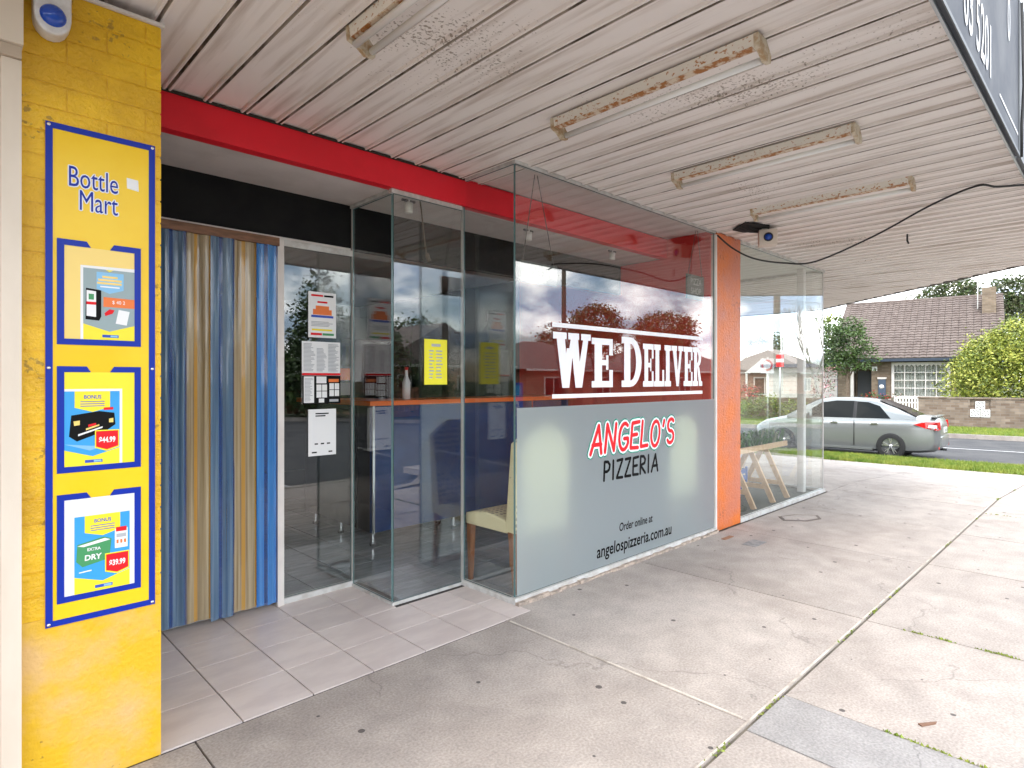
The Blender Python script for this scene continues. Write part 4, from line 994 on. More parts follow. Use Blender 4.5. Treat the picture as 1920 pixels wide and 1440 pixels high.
# ------------------------------------------------------------------ counter and chairs inside
ct = thing('counter', (0, 0, 0), 'navy shop counter with orange top and slim silver edge strips', 'counter')
B('counter_front', NAVY, ct, 2.62, 5.10, 4.36, 4.40, .13, 1.185)
B('counter_end', BLK, ct, 2.62, 2.66, 4.401, 5.60, .13, 1.185)  # unlit end of the navy counter, its shade put into a black colour
B('countertop', OTOP, ct, 2.56, 5.16, 4.29, 4.75, 1.186, 1.225)
B('countertop', OTOP, ct, 2.56, 2.98, 4.751, 5.66, 1.186, 1.225)
for x_ in (2.615, 3.55, 4.50): B('edge_strip', CHR, ct, x_, x_+.022, 4.345, 4.359, .13, 1.185)
B('edge_strip', CHR, ct, 2.602, 2.614, 4.56, 4.585, .13, 1.185)
for x_, y_ in ((2.66, 4.42), (3.52, 4.42), (4.45, 4.42), (2.68, 5.0), (2.68, 5.5), (3.54, 4.68)):
    MB().lathe([(.022, .03), (.022, .128)], (x_, y_, 0), 'z', 12).lathe([(.0001, .0), (.027, 0), (.027, .03), (.001, .031)], (x_, y_, 0), 'z', 12, 1).build('leg', [CHR, RUBB], ct)
dk = thing('drinks_fridge', (3.7, 6.3, 0), 'tall dark drinks fridge standing behind the counter', 'fridge')
bevel(MB().box(-.55, .45, -.3, .3, .02, 2.09).build('fridge_body', M('fridge_black', (.006, .006, .007), .35), dk), .01)
B('fridge_door', M('fridge_glass', (.004, .005, .006), .1), dk, -.50, .40, -.325, -.301, .12, 1.85)
B('door_handle', CHR, dk, .33, .35, -.36, -.326, .7, 1.4)
ms = thing('menu_stand', (2.80, 5.15, 1.226), 'small upright menu card standing on the counter end', 'menu stand')
MB().prism([(-.06, 0), (.06, 0), (.06, .30), (-.06, .30)], -.01, .01).build('card', PBLK, ms)
MB().quad((-.05, -.0105, .17), (.05, -.0105, .17), (.05, -.0105, .28), (-.05, -.0105, .28)).build('picture', PORG, ms)
MB().quad((-.05, -.0105, .03), (.05, -.0105, .03), (.05, -.0105, .15), (-.05, -.0105, .15)).build('picture', PGREY, ms)
vs_ = thing('glass_bottle', (3.05, 4.50, 1.226), 'white bottle with red cap on the orange countertop', 'bottle')
MB().lathe([(.0001, 0), (.035, 0), (.036, .15), (.014, .21), (.013, .26)], (0, 0, 0), 'z', 16).build('bottle_body', PW, vs_)
MB().lathe([(.015, .26), (.015, .285), (.0001, .286)], (0, 0, 0), 'z', 12).build('cap', PRED, vs_)
FAB = bpy.data.materials.new('chair_fabric'); FAB.use_nodes = True; t = FAB.node_tree; b = t.nodes['Principled BSDF']
g = N(t, 'ShaderNodeNewGeometry'); vo = N(t, 'ShaderNodeTexVoronoi'); vo.inputs['Scale'].default_value = 26; vo.inputs['Randomness'].default_value = .25; t.links.new(g.outputs['Position'], vo.inputs['Vector'])
r_ = N(t, 'ShaderNodeValToRGB'); r_.color_ramp.elements[0].position = .27; r_.color_ramp.elements[0].color = (.34, .27, .20, 1); r_.color_ramp.elements[1].position = .34; r_.color_ramp.elements[1].color = (.80, .71, .45, 1)
t.links.new(vo.outputs['Distance'], r_.inputs[0]); t.links.new(r_.outputs[0], b.inputs['Base Color']); b.inputs['Roughness'].default_value = .85
ch = thing('dining_chair', (2.905, 2.775, .01), 'high backed cream dotted chair, its seat showing through the glass corner', 'chair', 'cream dining chairs behind the frosted window')
pts = [(-.225, .40), (.225, .40), (.235, .98), (.20, 1.00), (.12, 1.06), (.05, 1.085), (-.05, 1.085), (-.12, 1.06), (-.20, 1.00), (-.235, .98)]
o = MB().prism(pts, -.035, .055).build('backrest', FAB, ch)
for v in o.data.vertices: v.co.y -= (v.co.z-.42)*(.05 if v.co.y < 0 else .11)
bevel(o, .012, 3)
m = MB(); n = 8
for i in range(n):
    u0, u1 = i/n, (i+1)/n
    zt = lambda u: .465+.035*math.sin(math.pi*min(1, u*1.0))
    for (xa, xb) in ((-.225, 0), (0, .225)): pass
    m.add([(-.225, .036+.42*u0, .39), (.225, .036+.42*u0, .39), (.225, .036+.42*u0, zt(u0)), (-.225, .036+.42*u0, zt(u0)), (-.225, .036+.42*u1, .39), (.225, .036+.42*u1, .39), (.225, .036+.42*u1, zt(u1)), (-.225, .036+.42*u1, zt(u1))],
          [(0, 4, 5, 1), (3, 2, 6, 7), (1, 5, 6, 2), (0, 3, 7, 4)]+([(0, 1, 2, 3)] if i == 0 else [])+([(4, 7, 6, 5)] if i == n-1 else []))
o = m.build('seat', FAB, ch); bm = bmesh.new(); bm.from_mesh(o.data); bmesh.ops.remove_doubles(bm, verts=bm.verts, dist=.0005); bm.to_mesh(o.data); bm.free(); bevel(o, .014, 3, 50)
for x_ in (-.20, .20):
    m = MB(); m.add([(x_-.022, .40, .39), (x_+.022, .40, .39), (x_+.022, .444, .39), (x_-.022, .444, .39), (x_-.014, .415, 0), (x_+.014, .415, 0), (x_+.014, .440, 0), (x_-.014, .440, 0)], [(0, 3, 2, 1), (4, 5, 6, 7), (0, 1, 5, 4), (1, 2, 6, 5), (2, 3, 7, 6), (3, 0, 4, 7)]); m.build('leg', OAK, ch)
    m = MB(); m.add([(x_-.022, -.01, .42), (x_+.022, -.01, .42), (x_+.022, .034, .42), (x_-.022, .034, .42), (x_-.014, -.045, 0), (x_+.014, -.045, 0), (x_+.014, -.012, 0), (x_-.014, -.012, 0)], [(0, 3, 2, 1), (4, 5, 6, 7), (0, 1, 5, 4), (1, 2, 6, 5), (2, 3, 7, 6), (3, 0, 4, 7)]); m.build('leg', OAK, ch)
copy_tree(ch, (4.645, 2.775, .01), 'cream chair showing only as a pale shape through the frosted film')

# ------------------------------------------------------------------ side street: car
CARP = M('silver_car_paint', (.27, .285, .28), .30, .6, coat=.6)
CGL = M('car_glass', (.010, .012, .012), .10, spec=.12)
TYRE = M('tyre_rubber', (.018, .018, .018), .8)
RIM = M('alloy_rim', (.62, .62, .62), .25, .9)
BLP = M('black_trim', (.012, .012, .012), .4)
TLR = M('tail_lamp_red', (.55, .01, .01), .12, coat=1.)
TLW = M('tail_lamp_clear', (.70, .66, .64), .1, coat=1.)
def lerp(a, b, t): return a+(b-a)*t
def interp(tab, y):
    for (a, *p), (b, *q) in zip(tab[:-1], tab[1:]):
        if a <= y <= b:
            t = (y-a)/(b-a); t = t*t*(3-2*t)*.5+t*.5; return [lerp(u, v, t) for u, v in zip(p, q)]
    return list(tab[0][1:]) if y < tab[0][0] else list(tab[-1][1:])
def make_sedan(loc, rz, label):
    car = thing('parked_car', loc, label, 'car', rz=rz); car.scale = (1, .95, 1)
    # y: (half width, bottom, shoulder z, deck z)
    tab = [(-1.00, .58, .40, .80, .86), (-.96, .70, .27, .90, .98), (-.86, .79, .22, .95, 1.04), (-.5, .865, .18, .965, 1.055), (0, .88, .17, .95, 1.03), (.8, .88, .16, .93, .98), (1.6, .88, .16, .91, .96), (2.3, .88, .17, .90, .98), (2.75, .87, .18, .85, .93), (3.2, .82, .20, .76, .83), (3.42, .70, .24, .66, .72), (3.52, .50, .32, .56, .60)]
    ys_ = [-1.0, -.98, -.94, -.87, -.75, -.6, -.4, -.2, 0, .2, .4, .7, 1.0, 1.3, 1.6, 1.9, 2.2, 2.4, 2.6, 2.8, 3.0, 3.2, 3.35, 3.45, 3.5, 3.52]
    def sect(y):
        hw, zb, zs, zd = interp(tab, y)
        return [(0, zb), (hw*.80, zb), (hw*.955, zb+.06), (hw*.985, zb+.19), (hw*.985, zb+.30), (hw, zs-.22), (hw*.985, zs-.10), (hw*.93, zs-.02), (hw*.87, zs+.01), (hw*.6, lerp(zs, zd, .85)), (0, zd)]
    vs = []; fs = []
    secs = [sect(y) for y in ys_]; n = len(secs[0])
    full = 2*n-2
    for y, s_ in zip(ys_, secs):
        ring_ = [(x, y, z) for x, z in s_]+[(-x, y, z) for x, z in s_[-2:0:-1]]
        vs += ring_
    for i in range(len(ys_)-1):
        for k_ in range(full): fs.append((i*full+k_, (i+1)*full+k_, (i+1)*full+(k_+1) % full, i*full+(k_+1) % full))
    fs.append(tuple(range(full))); fs.append(tuple(range((len(ys_)-1)*full+full-1, (len(ys_)-1)*full-1, -1)))
    me = MB().add(vs, fs, 0, True).mesh('body', [CARP, BLP]); bm = bmesh.new(); bm.from_mesh(me); bmesh.ops.recalc_face_normals(bm, faces=bm.faces); bm.to_mesh(me); bm.free()
    body = obj('body', me, car)
    for wy in (0, 2.6):
        cut = MB().lathe([(.0001, -1.2), (.365, -1.2), (.365, 1.2), (.0001, 1.2)], (0, wy, .325), 'x', 32, 0, False); cm = cut.mesh('cut', [CARP])
        bm = bmesh.new(); bm.from_mesh(cm); bmesh.ops.remove_doubles(bm, verts=bm.verts, dist=.001); bmesh.ops.recalc_face_normals(bm, faces=bm.faces); bm.to_mesh(cm); bm.free()
        co = obj('cut', cm); md = body.modifiers.new('b', 'BOOLEAN'); md.operation = 'DIFFERENCE'; md.solver = 'EXACT'; md.object = co
        apply_mods(body); bpy.data.objects.remove(co)
    for p_ in body.data.polygons: p_.use_smooth = True
    try: body.data.set_sharp_from_angle(angle=R(38))
    except Exception: pass
    for wy in (0, 2.6): MB().lathe([(.0001, -.62), (.36, -.62), (.36, .62), (.0001, .62)], (0, wy, .325), 'x', 24).build('wheel_well', BLP, car)
    # cabin
    ct_ = [(-.52, 1.03, .74, .74), (-.1, 1.235, .80, .66), (.35, 1.405, .80, .60), (.7, 1.45, .80, .585), (1.1, 1.465, .80, .585), (1.5, 1.45, .80, .59), (1.8, 1.40, .80, .61), (2.15, 1.22, .80, .68), (2.55, .985, .76, .74)]
    vs = []; fs = []
    for y, zr, wb, wr in ct_:
        zb = .90
        a = [(wb, zb), (lerp(wb, wr, .55), lerp(zb, zr, .55)), (lerp(wb, wr, .92), lerp(zb, zr, .88)), (wr*.94, zr-.022), (wr*.55, zr-.004), (0, zr)]
        vs += [(x, y, z) for x, z in a]+[(-x, y, z) for x, z in a[-2::-1]]
    nn = 11
    for i in range(len(ct_)-1):
        for k_ in range(nn-1): fs.append((i*nn+k_, (i+1)*nn+k_, (i+1)*nn+k_+1, i*nn+k_+1))
    fs.append(tuple(range(nn))); fs.append(tuple(range((len(ct_)-1)*nn+nn-1, (len(ct_)-1)*nn-1, -1)))
    me = MB().add(vs, fs, 0, True).mesh('roof', CARP); bm = bmesh.new(); bm.from_mesh(me); bmesh.ops.recalc_face_normals(bm, faces=bm.faces); bm.to_mesh(me); bm.free()
    try: me.set_sharp_from_angle(angle=R(40))
    except Exception: pass
    obj('roof', me, car)
    def sx_(y, z):                                   # cabin side surface
        r_ = interp([(a[0], a[1], a[2], a[3]) for a in ct_], y); zr, wb, wr = r_
        t = (z-.90)/(zr-.90); return lerp(wb, wr, min(t, .9))+.006
    def side_glass(name, poly_, mt):
        for s_ in (-1, 1):
            m_ = MB(); P = [(s_*sx_(y, z), y, z) for y, z in poly_]; c = (sum(p[0] for p in P)/len(P)+s_*.004, sum(p[1] for p in P)/len(P), sum(p[2] for p in P)/len(P))
            f = [(i, (i+1) % len(P), len(P)) for i in range(len(P))]
            if s_ < 0: f = [t_[::-1] for t_ in f]
            m_.add(P+[c], f, 0).build(name, mt, car)
    side_glass('rear_side_window', [(.02, .975), (.80, .965), (.80, 1.375), (.55, 1.36), (.28, 1.27)], CGL)
    side_glass('front_side_window', [(.88, .965), (1.88, .955), (1.90, 1.17), (1.66, 1.33), (1.30, 1.385), (.88, 1.385)], CGL)
    side_glass('window_pillar', [(.80, .965), (.88, .965), (.88, 1.385), (.80, 1.375)], BLP)
    for (y0_, y1_, nm) in ((-.50, .34, 'rear_windscreen'), (2.52, 1.82, 'windscreen')):
        r0_ = interp([a for a in ct_], y0_); r1_ = interp([a for a in ct_], y1_); dn = .012
        nrm = Vector((0, -(r1_[0]-r0_[0]), (y1_-y0_))) ; nrm = nrm.normalized()*(1 if nrm.z > 0 else -1)*dn
        ps = [(-.62, y0_, r0_[0]), (.62, y0_, r0_[0]), (.50, y1_, r1_[0]), (-.50, y1_, r1_[0])]
        m_ = MB(); N_ = 6
        for i in range(N_):
            def Q(u, sgn):
                y = lerp(y0_, y1_, u); z = interp(ct_, y)[0]; wv = lerp(.62, .50, u); return (sgn*wv, y+nrm.y, z+nrm.z-.004)
            def Q0(u):
                y = lerp(y0_, y1_, u); z = interp(ct_, y)[0]; return (0, y+nrm.y, z+nrm.z+.006)
            m_.add([Q(i/N_, -1), Q0(i/N_), Q0((i+1)/N_), Q((i+1)/N_, -1)], [(0, 1, 2, 3)], 0, True); m_.add([Q0(i/N_), Q(i/N_, 1), Q((i+1)/N_, 1), Q0((i+1)/N_)], [(0, 1, 2, 3)], 0, True)
        m_.build(nm, CGL, car)
    for s_ in (-1, 1):
        MB().box(*(sorted((s_*.872, s_*.884))), .82, .835, .30, .90).build('door_gap', BLP, car)
        for y_ in (.28, 1.22): bevel(MB().box(*sorted((s_*.868, s_*.905)), y_, y_+.17, .83, .862).build('door_handle', CHR, car), .006)
        MB().box(*sorted((s_*.84, s_*.892)), .40, 2.22, .20, .245).build('sill_skirt', CARP, car)
        mr_ = bevel(MB().box(*sorted((s_*.84, s_*1.02)), 1.92, 2.06, .93, 1.07).build('side_mirror', CARP, car), .03, 3)
        # tail lamps wrapping round the corner
        m_ = MB(); P = [(s_*.885, -.50, .86), (s_*.878, -.72, .93), (s_*.80, -.94, .93), (s_*.60, -.995, .93), (s_*.60, -1.005, .76), (s_*.80, -.97, .74), (s_*.885, -.74, .78)]
        Pi = [(x*.93, y+.04, z) for x, y, z in P]; k_ = len(P)
        m_.add(P+Pi, [tuple(range(k_)), tuple(range(2*k_-1, k_-1, -1))]+[(i, (i+1) % k_, (i+1) % k_+k_, i+k_) for i in range(k_)])
        m_.build('tail_lamp', TLR, car)
        MB().add([(s_*.895, -.78, .80), (s_*.83, -.96, .79), (s_*.83, -.96, .86), (s_*.89, -.80, .87)], [(0, 1, 2, 3)]).build('reversing_lamp', TLW, car)
        MB().box(*sorted((s_*.70, s_*.78)), -1.0, -.985, .30, .36).build('reflector', TLR, car)
    bevel(MB().box(-.58, .58, -1.02, -.88, .30, .60).build('rear_bumper', CARP, car), .05, 3)
    MB().box(-.20, .20, -1.025, -1.005, .66, .78).build('number_plate', M('plate_white', (.7, .7, .68), .5), car)
    text('1KX 4DR', .10, M('plate_green', (.02, .12, .08), .5), car, (0, -1.027, .678), sx=.7, name='plate_text')
    MB().box(-.64, .64, -.93, -.80, 1.03, 1.047).build('boot_spoiler', CARP, car)
    MB().tube([(.45, -.99, .20), (.45, -.8, .20)], .03, 10).build('exhaust', BLP, car)
    for wy in (0, 2.6):
        for s_ in (-1, 1):
            X = s_*.80; a = 1 if s_ > 0 else -1
            wh = MB().lathe([(.205, -.10), (.29, -.105), (.315, -.09), (.3175, 0), (.315, .075), (.29, .092), (.215, .085), (.205, .06)], (X, wy, .3175), 'x', 32).build('tyre', TYRE, car)
            rm = MB().lathe([(.222, a*.085), (.205, a*.092), (.195, a*.05), (.0001, a*.03)] if a > 0 else [(.0001, a*.03), (.195, a*.05), (.205, a*.092), (.222, a*.085)], (X, wy, .3175), 'x', 32)
            rb = MB()
            for q in range(5):
                for dq in (-.16, .16):
                    an = 2*math.pi*q/5+.3; y0, z0 = .05*math.cos(an), .05*math.sin(an); y1, z1 = .192*math.cos(an+dq), .192*math.sin(an+dq)
                    rb.bar((X+a*.075, wy+y0, .3175+z0), (X+a*.085, wy+y1, .3175+z1), .040, .022)
            rb.lathe([(.0001, a*.09), (.05, a*.085), (.055, a*.05)], (X, wy, .3175), 'x', 16)
            rm.build('rim_well', BLP, wh); rb.build('rim', RIM, wh)
    return car
cx, cyy = 17.42, 4.05
make_sedan((cx, cyy, gz(cx)-.142), R(3), 'silver sedan parked in the side street, seen from behind its near side')

# ------------------------------------------------------------------ foliage
LFD = M('leaf_dark', (.035, .065, .018), .55); LFM = M('leaf_mid', (.065, .115, .022), .5); LFL = M('leaf_light', (.12, .17, .035), .5)
LYD = M('leaf_olive_dark', (.12, .16, .025), .5); LYM = M('leaf_yellow_green', (.27, .31, .045), .5); LYL = M('leaf_bright_yellow', (.44, .45, .08), .5)
LED = M('leaf_grey_green', (.06, .075, .035), .55); LEM = M('leaf_khaki', (.12, .125, .055), .55)
LRD = M('leaf_purple', (.10, .03, .035), .5); PKF = M('pink_petal', (.60, .30, .33), .6); RDF = M('red_petal', (.60, .02, .03), .6)
BARK = M('bark', (.12, .085, .06), .9, col2=(.18, .14, .10), scale=14, bump=.01, bscale=40)
BARKG = M('pale_bark', (.30, .27, .24), .9, col2=(.2, .17, .14), scale=10)
def tree(name, loc, label, cat, lobes, n, size, mats, trunk=None, limbs=6, seed=1, group=None, bark=BARK, clump=.16, per=16):
    t = thing(name, loc, label, cat, group); rr = random.Random(seed)
    if trunk:
        h, r0 = trunk; top = Vector((rr.uniform(-.1, .1), rr.uniform(-.1, .1), h))
        m_ = MB().tube(spline([(0, 0, -.05), (top.x*.4, top.y*.5, h*.5), top], 4), [r0*(1.25-.55*i/8) for i in range(9)], 10)
        for i in range(limbs):
            l = lobes[i % len(lobes)]; e = Vector((l[0]+rr.uniform(-.5, .5)*l[3], l[1]+rr.uniform(-.5, .5)*l[4], l[2]+rr.uniform(-.2, .5)*l[5]))
            md = top.lerp(e, .5)+Vector((0, 0, .12*h*rr.uniform(-.5, .5)))
            m_.tube(spline([top*rr.uniform(.75, .98), md, e], 4), [r0*(.6-.5*k_/8) for k_ in range(9)], 6)
        m_.build('trunk', bark, t)
    m_ = MB(); leaf_mass(m_, lobes, n, size, seed, per, clump); m_.build('crown' if trunk else 'foliage', mats, t)
    return t
def SW(sx, sy, dz=0): p = S(sx, sy); return (p[0], p[1], gz(p[0])+dz)

def rotlobes(L): return [(l[0]*EX.x+l[1]*EY.x, l[0]*EX.y+l[1]*EY.y, l[2], max(l[3], l[4])*.95, max(l[3], l[4])*.95, l[5]) for l in L]
far_g = thing('weatherboard_cottage', SW(-9.6, 24.5), 'small pale gabled cottage seen through the corner shop glass', 'house', rz=SRZ)
B('wall', M('cottage_brick', (.34, .20, .15), .8, col2=(.28, .16, .12), scale=5), far_g, -2.2, 2.2, 0, 5, 0, 2.5)
MB().prism([(-2.5, 2.5), (2.5, 2.5), (0, 3.9)], -.3, 5.2).build('roof', M('cottage_roof', (.30, .24, .21), .8), far_g)
MB().prism([(-1.1, 2.3), (1.1, 2.3), (0, 3.2)], -.6, -.31).build('porch_gable', WHT, far_g)
for x_ in (-1.0, 1.0): B('porch_post', WHT, far_g, x_-.06, x_+.06, -.55, -.43, 0, 2.29)
fr_ = frame('window', WHT, far_g, (-.7, .7, -.05, -.001, .85, .93), (-.7, .7, -.05, -.001, 1.95, 2.03), (-.7, -.62, -.05, -.001, .93, 1.95), (.62, .7, -.05, -.001, .93, 1.95), (-.04, .04, -.05, -.001, .93, 1.95))
B('pane', CGL, fr_, -.62, .62, -.03, -.0015, .93, 1.95)
tree('street_hedge', SW(-6.2, 12.2), 'clipped green hedge along the far verge behind the corner shop glass', 'hedge', rotlobes([(-1.2, 0, .55, .8, .5, .45), (0, 0, .6, .8, .5, .5), (1.2, 0, .5, .8, .5, .45)]), 3500, .05, [LFM, LFL, LYM], None, seed=71, clump=.12)
tree('red_shrub', SW(-7.7, 14.0), 'dark red leaved shrub behind the hedge, beside the orange pillar', 'shrub', rotlobes([(0, 0, 1.0, .7, .6, .7), (.5, 0, .7, .5, .5, .5)]), 1800, .05, [LRD, RDF, LFM], None, seed=72, clump=.12)
for i, (sx, sy, h_, lab) in enumerate(((-12.0, 34, 5.6, 'olive tree behind the gabled cottage'), (-14.5, 48, 6.2, 'bluish tree behind the cottage, farther left'), (-7.6, 30, 4.6, 'green garden tree right of the cottage'), (-18, 70, 7.0, 'distant tree on the horizon behind the corner shop glass'), (-24, 75, 6.5, 'most distant tree behind the corner shop glass'))):
    tree('backyard_tree', SW(sx, sy), lab, 'tree', [(0, 0, h_-1.3, 1.9, 1.9, 1.2), (1.2, .8, h_-2.0, 1.5, 1.5, 1.1), (-1.2, -.8, h_-2.1, 1.5, 1.5, 1.0)], 3200, .12, [LED, LFM, LEM], (h_-2.4, .16), 4, seed=80+i, clump=.24)
gs = thing('street_sign', SW(-5.1, 9.9), 'red and white no standing sign on a grey post at the far kerb', 'road sign', rz=SRZ)
MB().tube([(0, 0, 0), (0, 0, 2.9)], .03, 8).build('post', ALU, gs)
B('sign_plate', PRED, gs, -.15, .15, -.045, -.032, 2.35, 2.85); B('sign_band', PW, gs, -.15, .15, -.048, -.0455, 2.54, 2.68)
# big rounded yellow green bush behind the wall
lb = [(0, 0, 1.9, 1.9, 1.6, 1.9), (-1.0, -.3, 1.6, 1.2, 1.1, 1.5), (1.5, .2, 2.6, 1.6, 1.4, 1.8), (.6, -.2, 3.2, 1.3, 1.2, 1.3), (-.4, .3, 2.6, 1.2, 1.1, 1.2), (2.4, 0, 1.6, 1.4, 1.2, 1.6)]
tree('garden_bush', SW(2.15, 16.4), 'large rounded yellow green bush behind the brown garden wall', 'bush', rotlobes(lb), 44000, .058, [LYD, LYM, LYL], None, seed=3, clump=.17)
tree('olive_tree', SW(-3.75, 17.2), 'small dark leaved tree in front of the house beside the glass corner', 'tree', rotlobes([(0, 0, 3.7, .9, .8, 1.1), (-.9, .2, 3.5, .8, .7, 1.2), (.75, 0, 2.9, .55, .5, .6), (-.2, 0, 2.7, .7, .6, .6), (.2, .1, 4.3, .5, .5, .6)]), 7500, .06, [LFD, LFM, LFM], (2.4, .07), seed=5, clump=.12)
tree('blossom_shrub', SW(-4.55, 15.2), 'thin shrub with pinkish blossom in front of the white side wall', 'shrub', rotlobes([(0, 0, 1.4, .5, .5, .8), (.3, 0, 2.0, .4, .4, .5)]), 900, .04, [PKF, LRD, LFM], (1.1, .035), seed=6, clump=.1, per=8)
tree('flower_bush', SW(-2.95, 18.6), 'low garden plants with red flowers below the front door', 'plant', rotlobes([(0, 0, .7, .6, .4, .5), (.6, 0, .7, .5, .4, .4), (1.1, 0, .8, .3, .3, .4)]), 1600, .045, [LFD, LFM, RDF], None, seed=7, clump=.08, per=6)
tree('gum_tree', SW(-.4, 40), 'tall open crowned gum tree behind the tiled roof, left of the chimney', 'tree', rotlobes([(0, 0, 8.7, 1.7, 1.5, 1.0), (-1.3, 0, 7.8, 1.4, 1.2, .8), (1.2, .3, 7.9, 1.3, 1.2, .9), (.2, 0, 7.1, 1.8, 1.3, .7), (-2.2, 0, 6.9, .9, .9, .6)]), 8500, .11, [LED, LEM, LFM], (6.4, .22), 9, seed=8, bark=BARKG, clump=.22)
tree('gum_tree', SW(3.3, 45), 'dense round gum tree behind the chimney', 'tree', rotlobes([(0, 0, 8.7, 1.4, 1.3, 1.2), (.6, 0, 7.0, 1.8, 1.5, 1.5), (-1.2, 0, 6.6, 1.3, 1.2, 1.1), (1.8, 0, 6.2, 1.4, 1.2, 1.2)]), 10000, .12, [LED, LFM, LEM], (5.5, .22), 6, seed=9, bark=BARKG, clump=.25)
tree('gum_tree', SW(7.5, 40), 'gum tree at the right edge of the picture behind the bush', 'tree', rotlobes([(0, 0, 8.0, 1.8, 1.5, 1.6), (-1.0, 0, 6.5, 1.5, 1.3, 1.2)]), 6000, .12, [LED, LFM, LEM], (5.0, .2), 6, seed=19, bark=BARKG, clump=.25)
for i, (sx, w_, h_, lab) in enumerate(((-7.6, 1.8, 6.9, 'low tree line crown behind the left end of the tiled roof'), (-5.2, 1.6, 7.0, 'second rounded crown showing just over the roof ridge'), (-3.4, 1.0, 6.8, 'small yellowish crown just above the middle of the ridge'))):
    tree('backyard_tree', SW(sx, 36), lab, 'tree', [(0, 0, h_-1.1, w_, w_, 1.1), (.9*w_*EX.x, .9*w_*EX.y, h_-1.5, w_*.7, w_*.7, .9)], 2600, .11, [LYD, LFM, LYM], (h_-1.8, .15), 4, seed=30+i, clump=.2)

# ------------------------------------------------------------------ brick house across the side street
def brickmat(name, c1, c2, mortar, sc_=1., vert='xz', rotz=0.):
    m_ = bpy.data.materials.new(name); m_.use_nodes = True; t = m_.node_tree; b = t.nodes['Principled BSDF']
    tcn = N(t, 'ShaderNodeTexCoord'); sp = N(t, 'ShaderNodeSeparateXYZ'); t.links.new(tcn.outputs['Object'], sp.inputs[0])
    ad = N(t, 'ShaderNodeMath', operation='ADD'); t.links.new(sp.outputs[0], ad.inputs[0]); t.links.new(sp.outputs[1], ad.inputs[1])
    cb = N(t, 'ShaderNodeCombineXYZ'); t.links.new(ad.outputs[0], cb.inputs[0]); t.links.new(sp.outputs[2], cb.inputs[1])
    br = N(t, 'ShaderNodeTexBrick'); t.links.new(cb.outputs[0], br.inputs['Vector']); br.inputs['Scale'].default_value = 1.
    br.inputs['Brick Width'].default_value = .24*sc_; br.inputs['Row Height'].default_value = .086*sc_; br.inputs['Mortar Size'].default_value = .007
    br.inputs['Color1'].default_value = (*c1, 1); br.inputs['Color2'].default_value = (*c2, 1); br.inputs['Mortar'].default_value = (*mortar, 1); br.inputs['Bias'].default_value = -.1
    n_ = N(t, 'ShaderNodeTexNoise'); n_.inputs['Scale'].default_value = 3; t.links.new(tcn.outputs['Object'], n_.inputs['Vector'])
    mr = N(t, 'ShaderNodeMapRange'); mr.inputs['To Min'].default_value = .6; mr.inputs['To Max'].default_value = 1.4; t.links.new(n_.outputs['Fac'], mr.inputs['Value'])
    v = N(t, 'ShaderNodeVectorMath', operation='SCALE'); t.links.new(br.outputs['Color'], v.inputs[0]); t.links.new(mr.outputs[0], v.inputs['Scale'])
    t.links.new(v.outputs[0], b.inputs['Base Color']); b.inputs['Roughness'].default_value = .9
    bp = N(t, 'ShaderNodeBump'); bp.inputs['Distance'].default_value = .006; bp.inputs['Strength'].default_value = .6; bp.invert = True
    t.links.new(br.outputs['Fac'], bp.inputs['Height']); t.links.new(bp.outputs[0], b.inputs['Normal'])
    return m_
BRB = brickmat('brown_brick', (.17, .125, .085), (.26, .20, .14), (.20, .17, .14))
BRW = brickmat('garden_wall_brick', (.15, .105, .075), (.27, .215, .165), (.20, .175, .15), 1.15)
BRR = brickmat('red_brick', (.34, .13, .075), (.42, .19, .11), (.36, .30, .25))
BRP = brickmat('salmon_brick', (.46, .22, .13), (.52, .28, .17), (.40, .32, .26))
TER = M('terracotta_brown_tile', (.105, .078, .066), .8, col2=(.165, .13, .112), scale=3.2, detail=8, lo=.35, hi=.65)
TERD = M('grey_brown_tile', (.12, .095, .08), .75, col2=(.19, .15, .13), scale=3)
GUT = M('navy_gutter', (.03, .045, .07), .5)
hx = S(0, 19.6); HZ = gz(hx[0])
ho = thing('brick_house', (hx[0], hx[1], HZ), 'brown brick house with steep tiled roof and white multi-pane window across the side street', 'house', rz=SRZ)
def roof_rows(parent, x0, x1, y0, z0, y1, z1, mat, rows, name='roof', hip0=0., hip1=0.):
    m_ = MB(); d = Vector((0, y1-y0, z1-z0)).normalized(); nrm = Vector((0, -d.z, d.y)); cols = None
    for r in range(rows):
        a, b = r/rows, (r+1.12)/rows; b = min(b, 1.02)
        pa = Vector((0, lerp(y0, y1, a), lerp(z0, z1, a))); pb_ = Vector((0, lerp(y0, y1, b), lerp(z0, z1, b)))
        h_ = .045; xa, xb = x0+hip0*a, x1-hip1*a
        nt_ = max(1, int((xb-xa)/.30)); wv = (xb-xa)/nt_
        for c in range(nt_):
            u0 = xa+c*wv; u1 = u0+wv*.96; um = (u0+u1)/2; hh = .028
            A = pa+nrm*h_; Bv = pb_+nrm*.004
            m_.add([(u0, A.y, A.z), (um, A.y+nrm.y*hh, A.z+nrm.z*hh), (u1, A.y, A.z), (u1, Bv.y, Bv.z), (um, Bv.y+nrm.y*hh, Bv.z+nrm.z*hh), (u0, Bv.y, Bv.z), (u0, pa.y, pa.z), (u1, pa.y, pa.z)],
                   [(0, 1, 4, 5), (1, 2, 3, 4), (6, 7, 2, 1, 0)])
    o = m_.build(name, mat, parent); o['kind'] = 'stuff'; return o
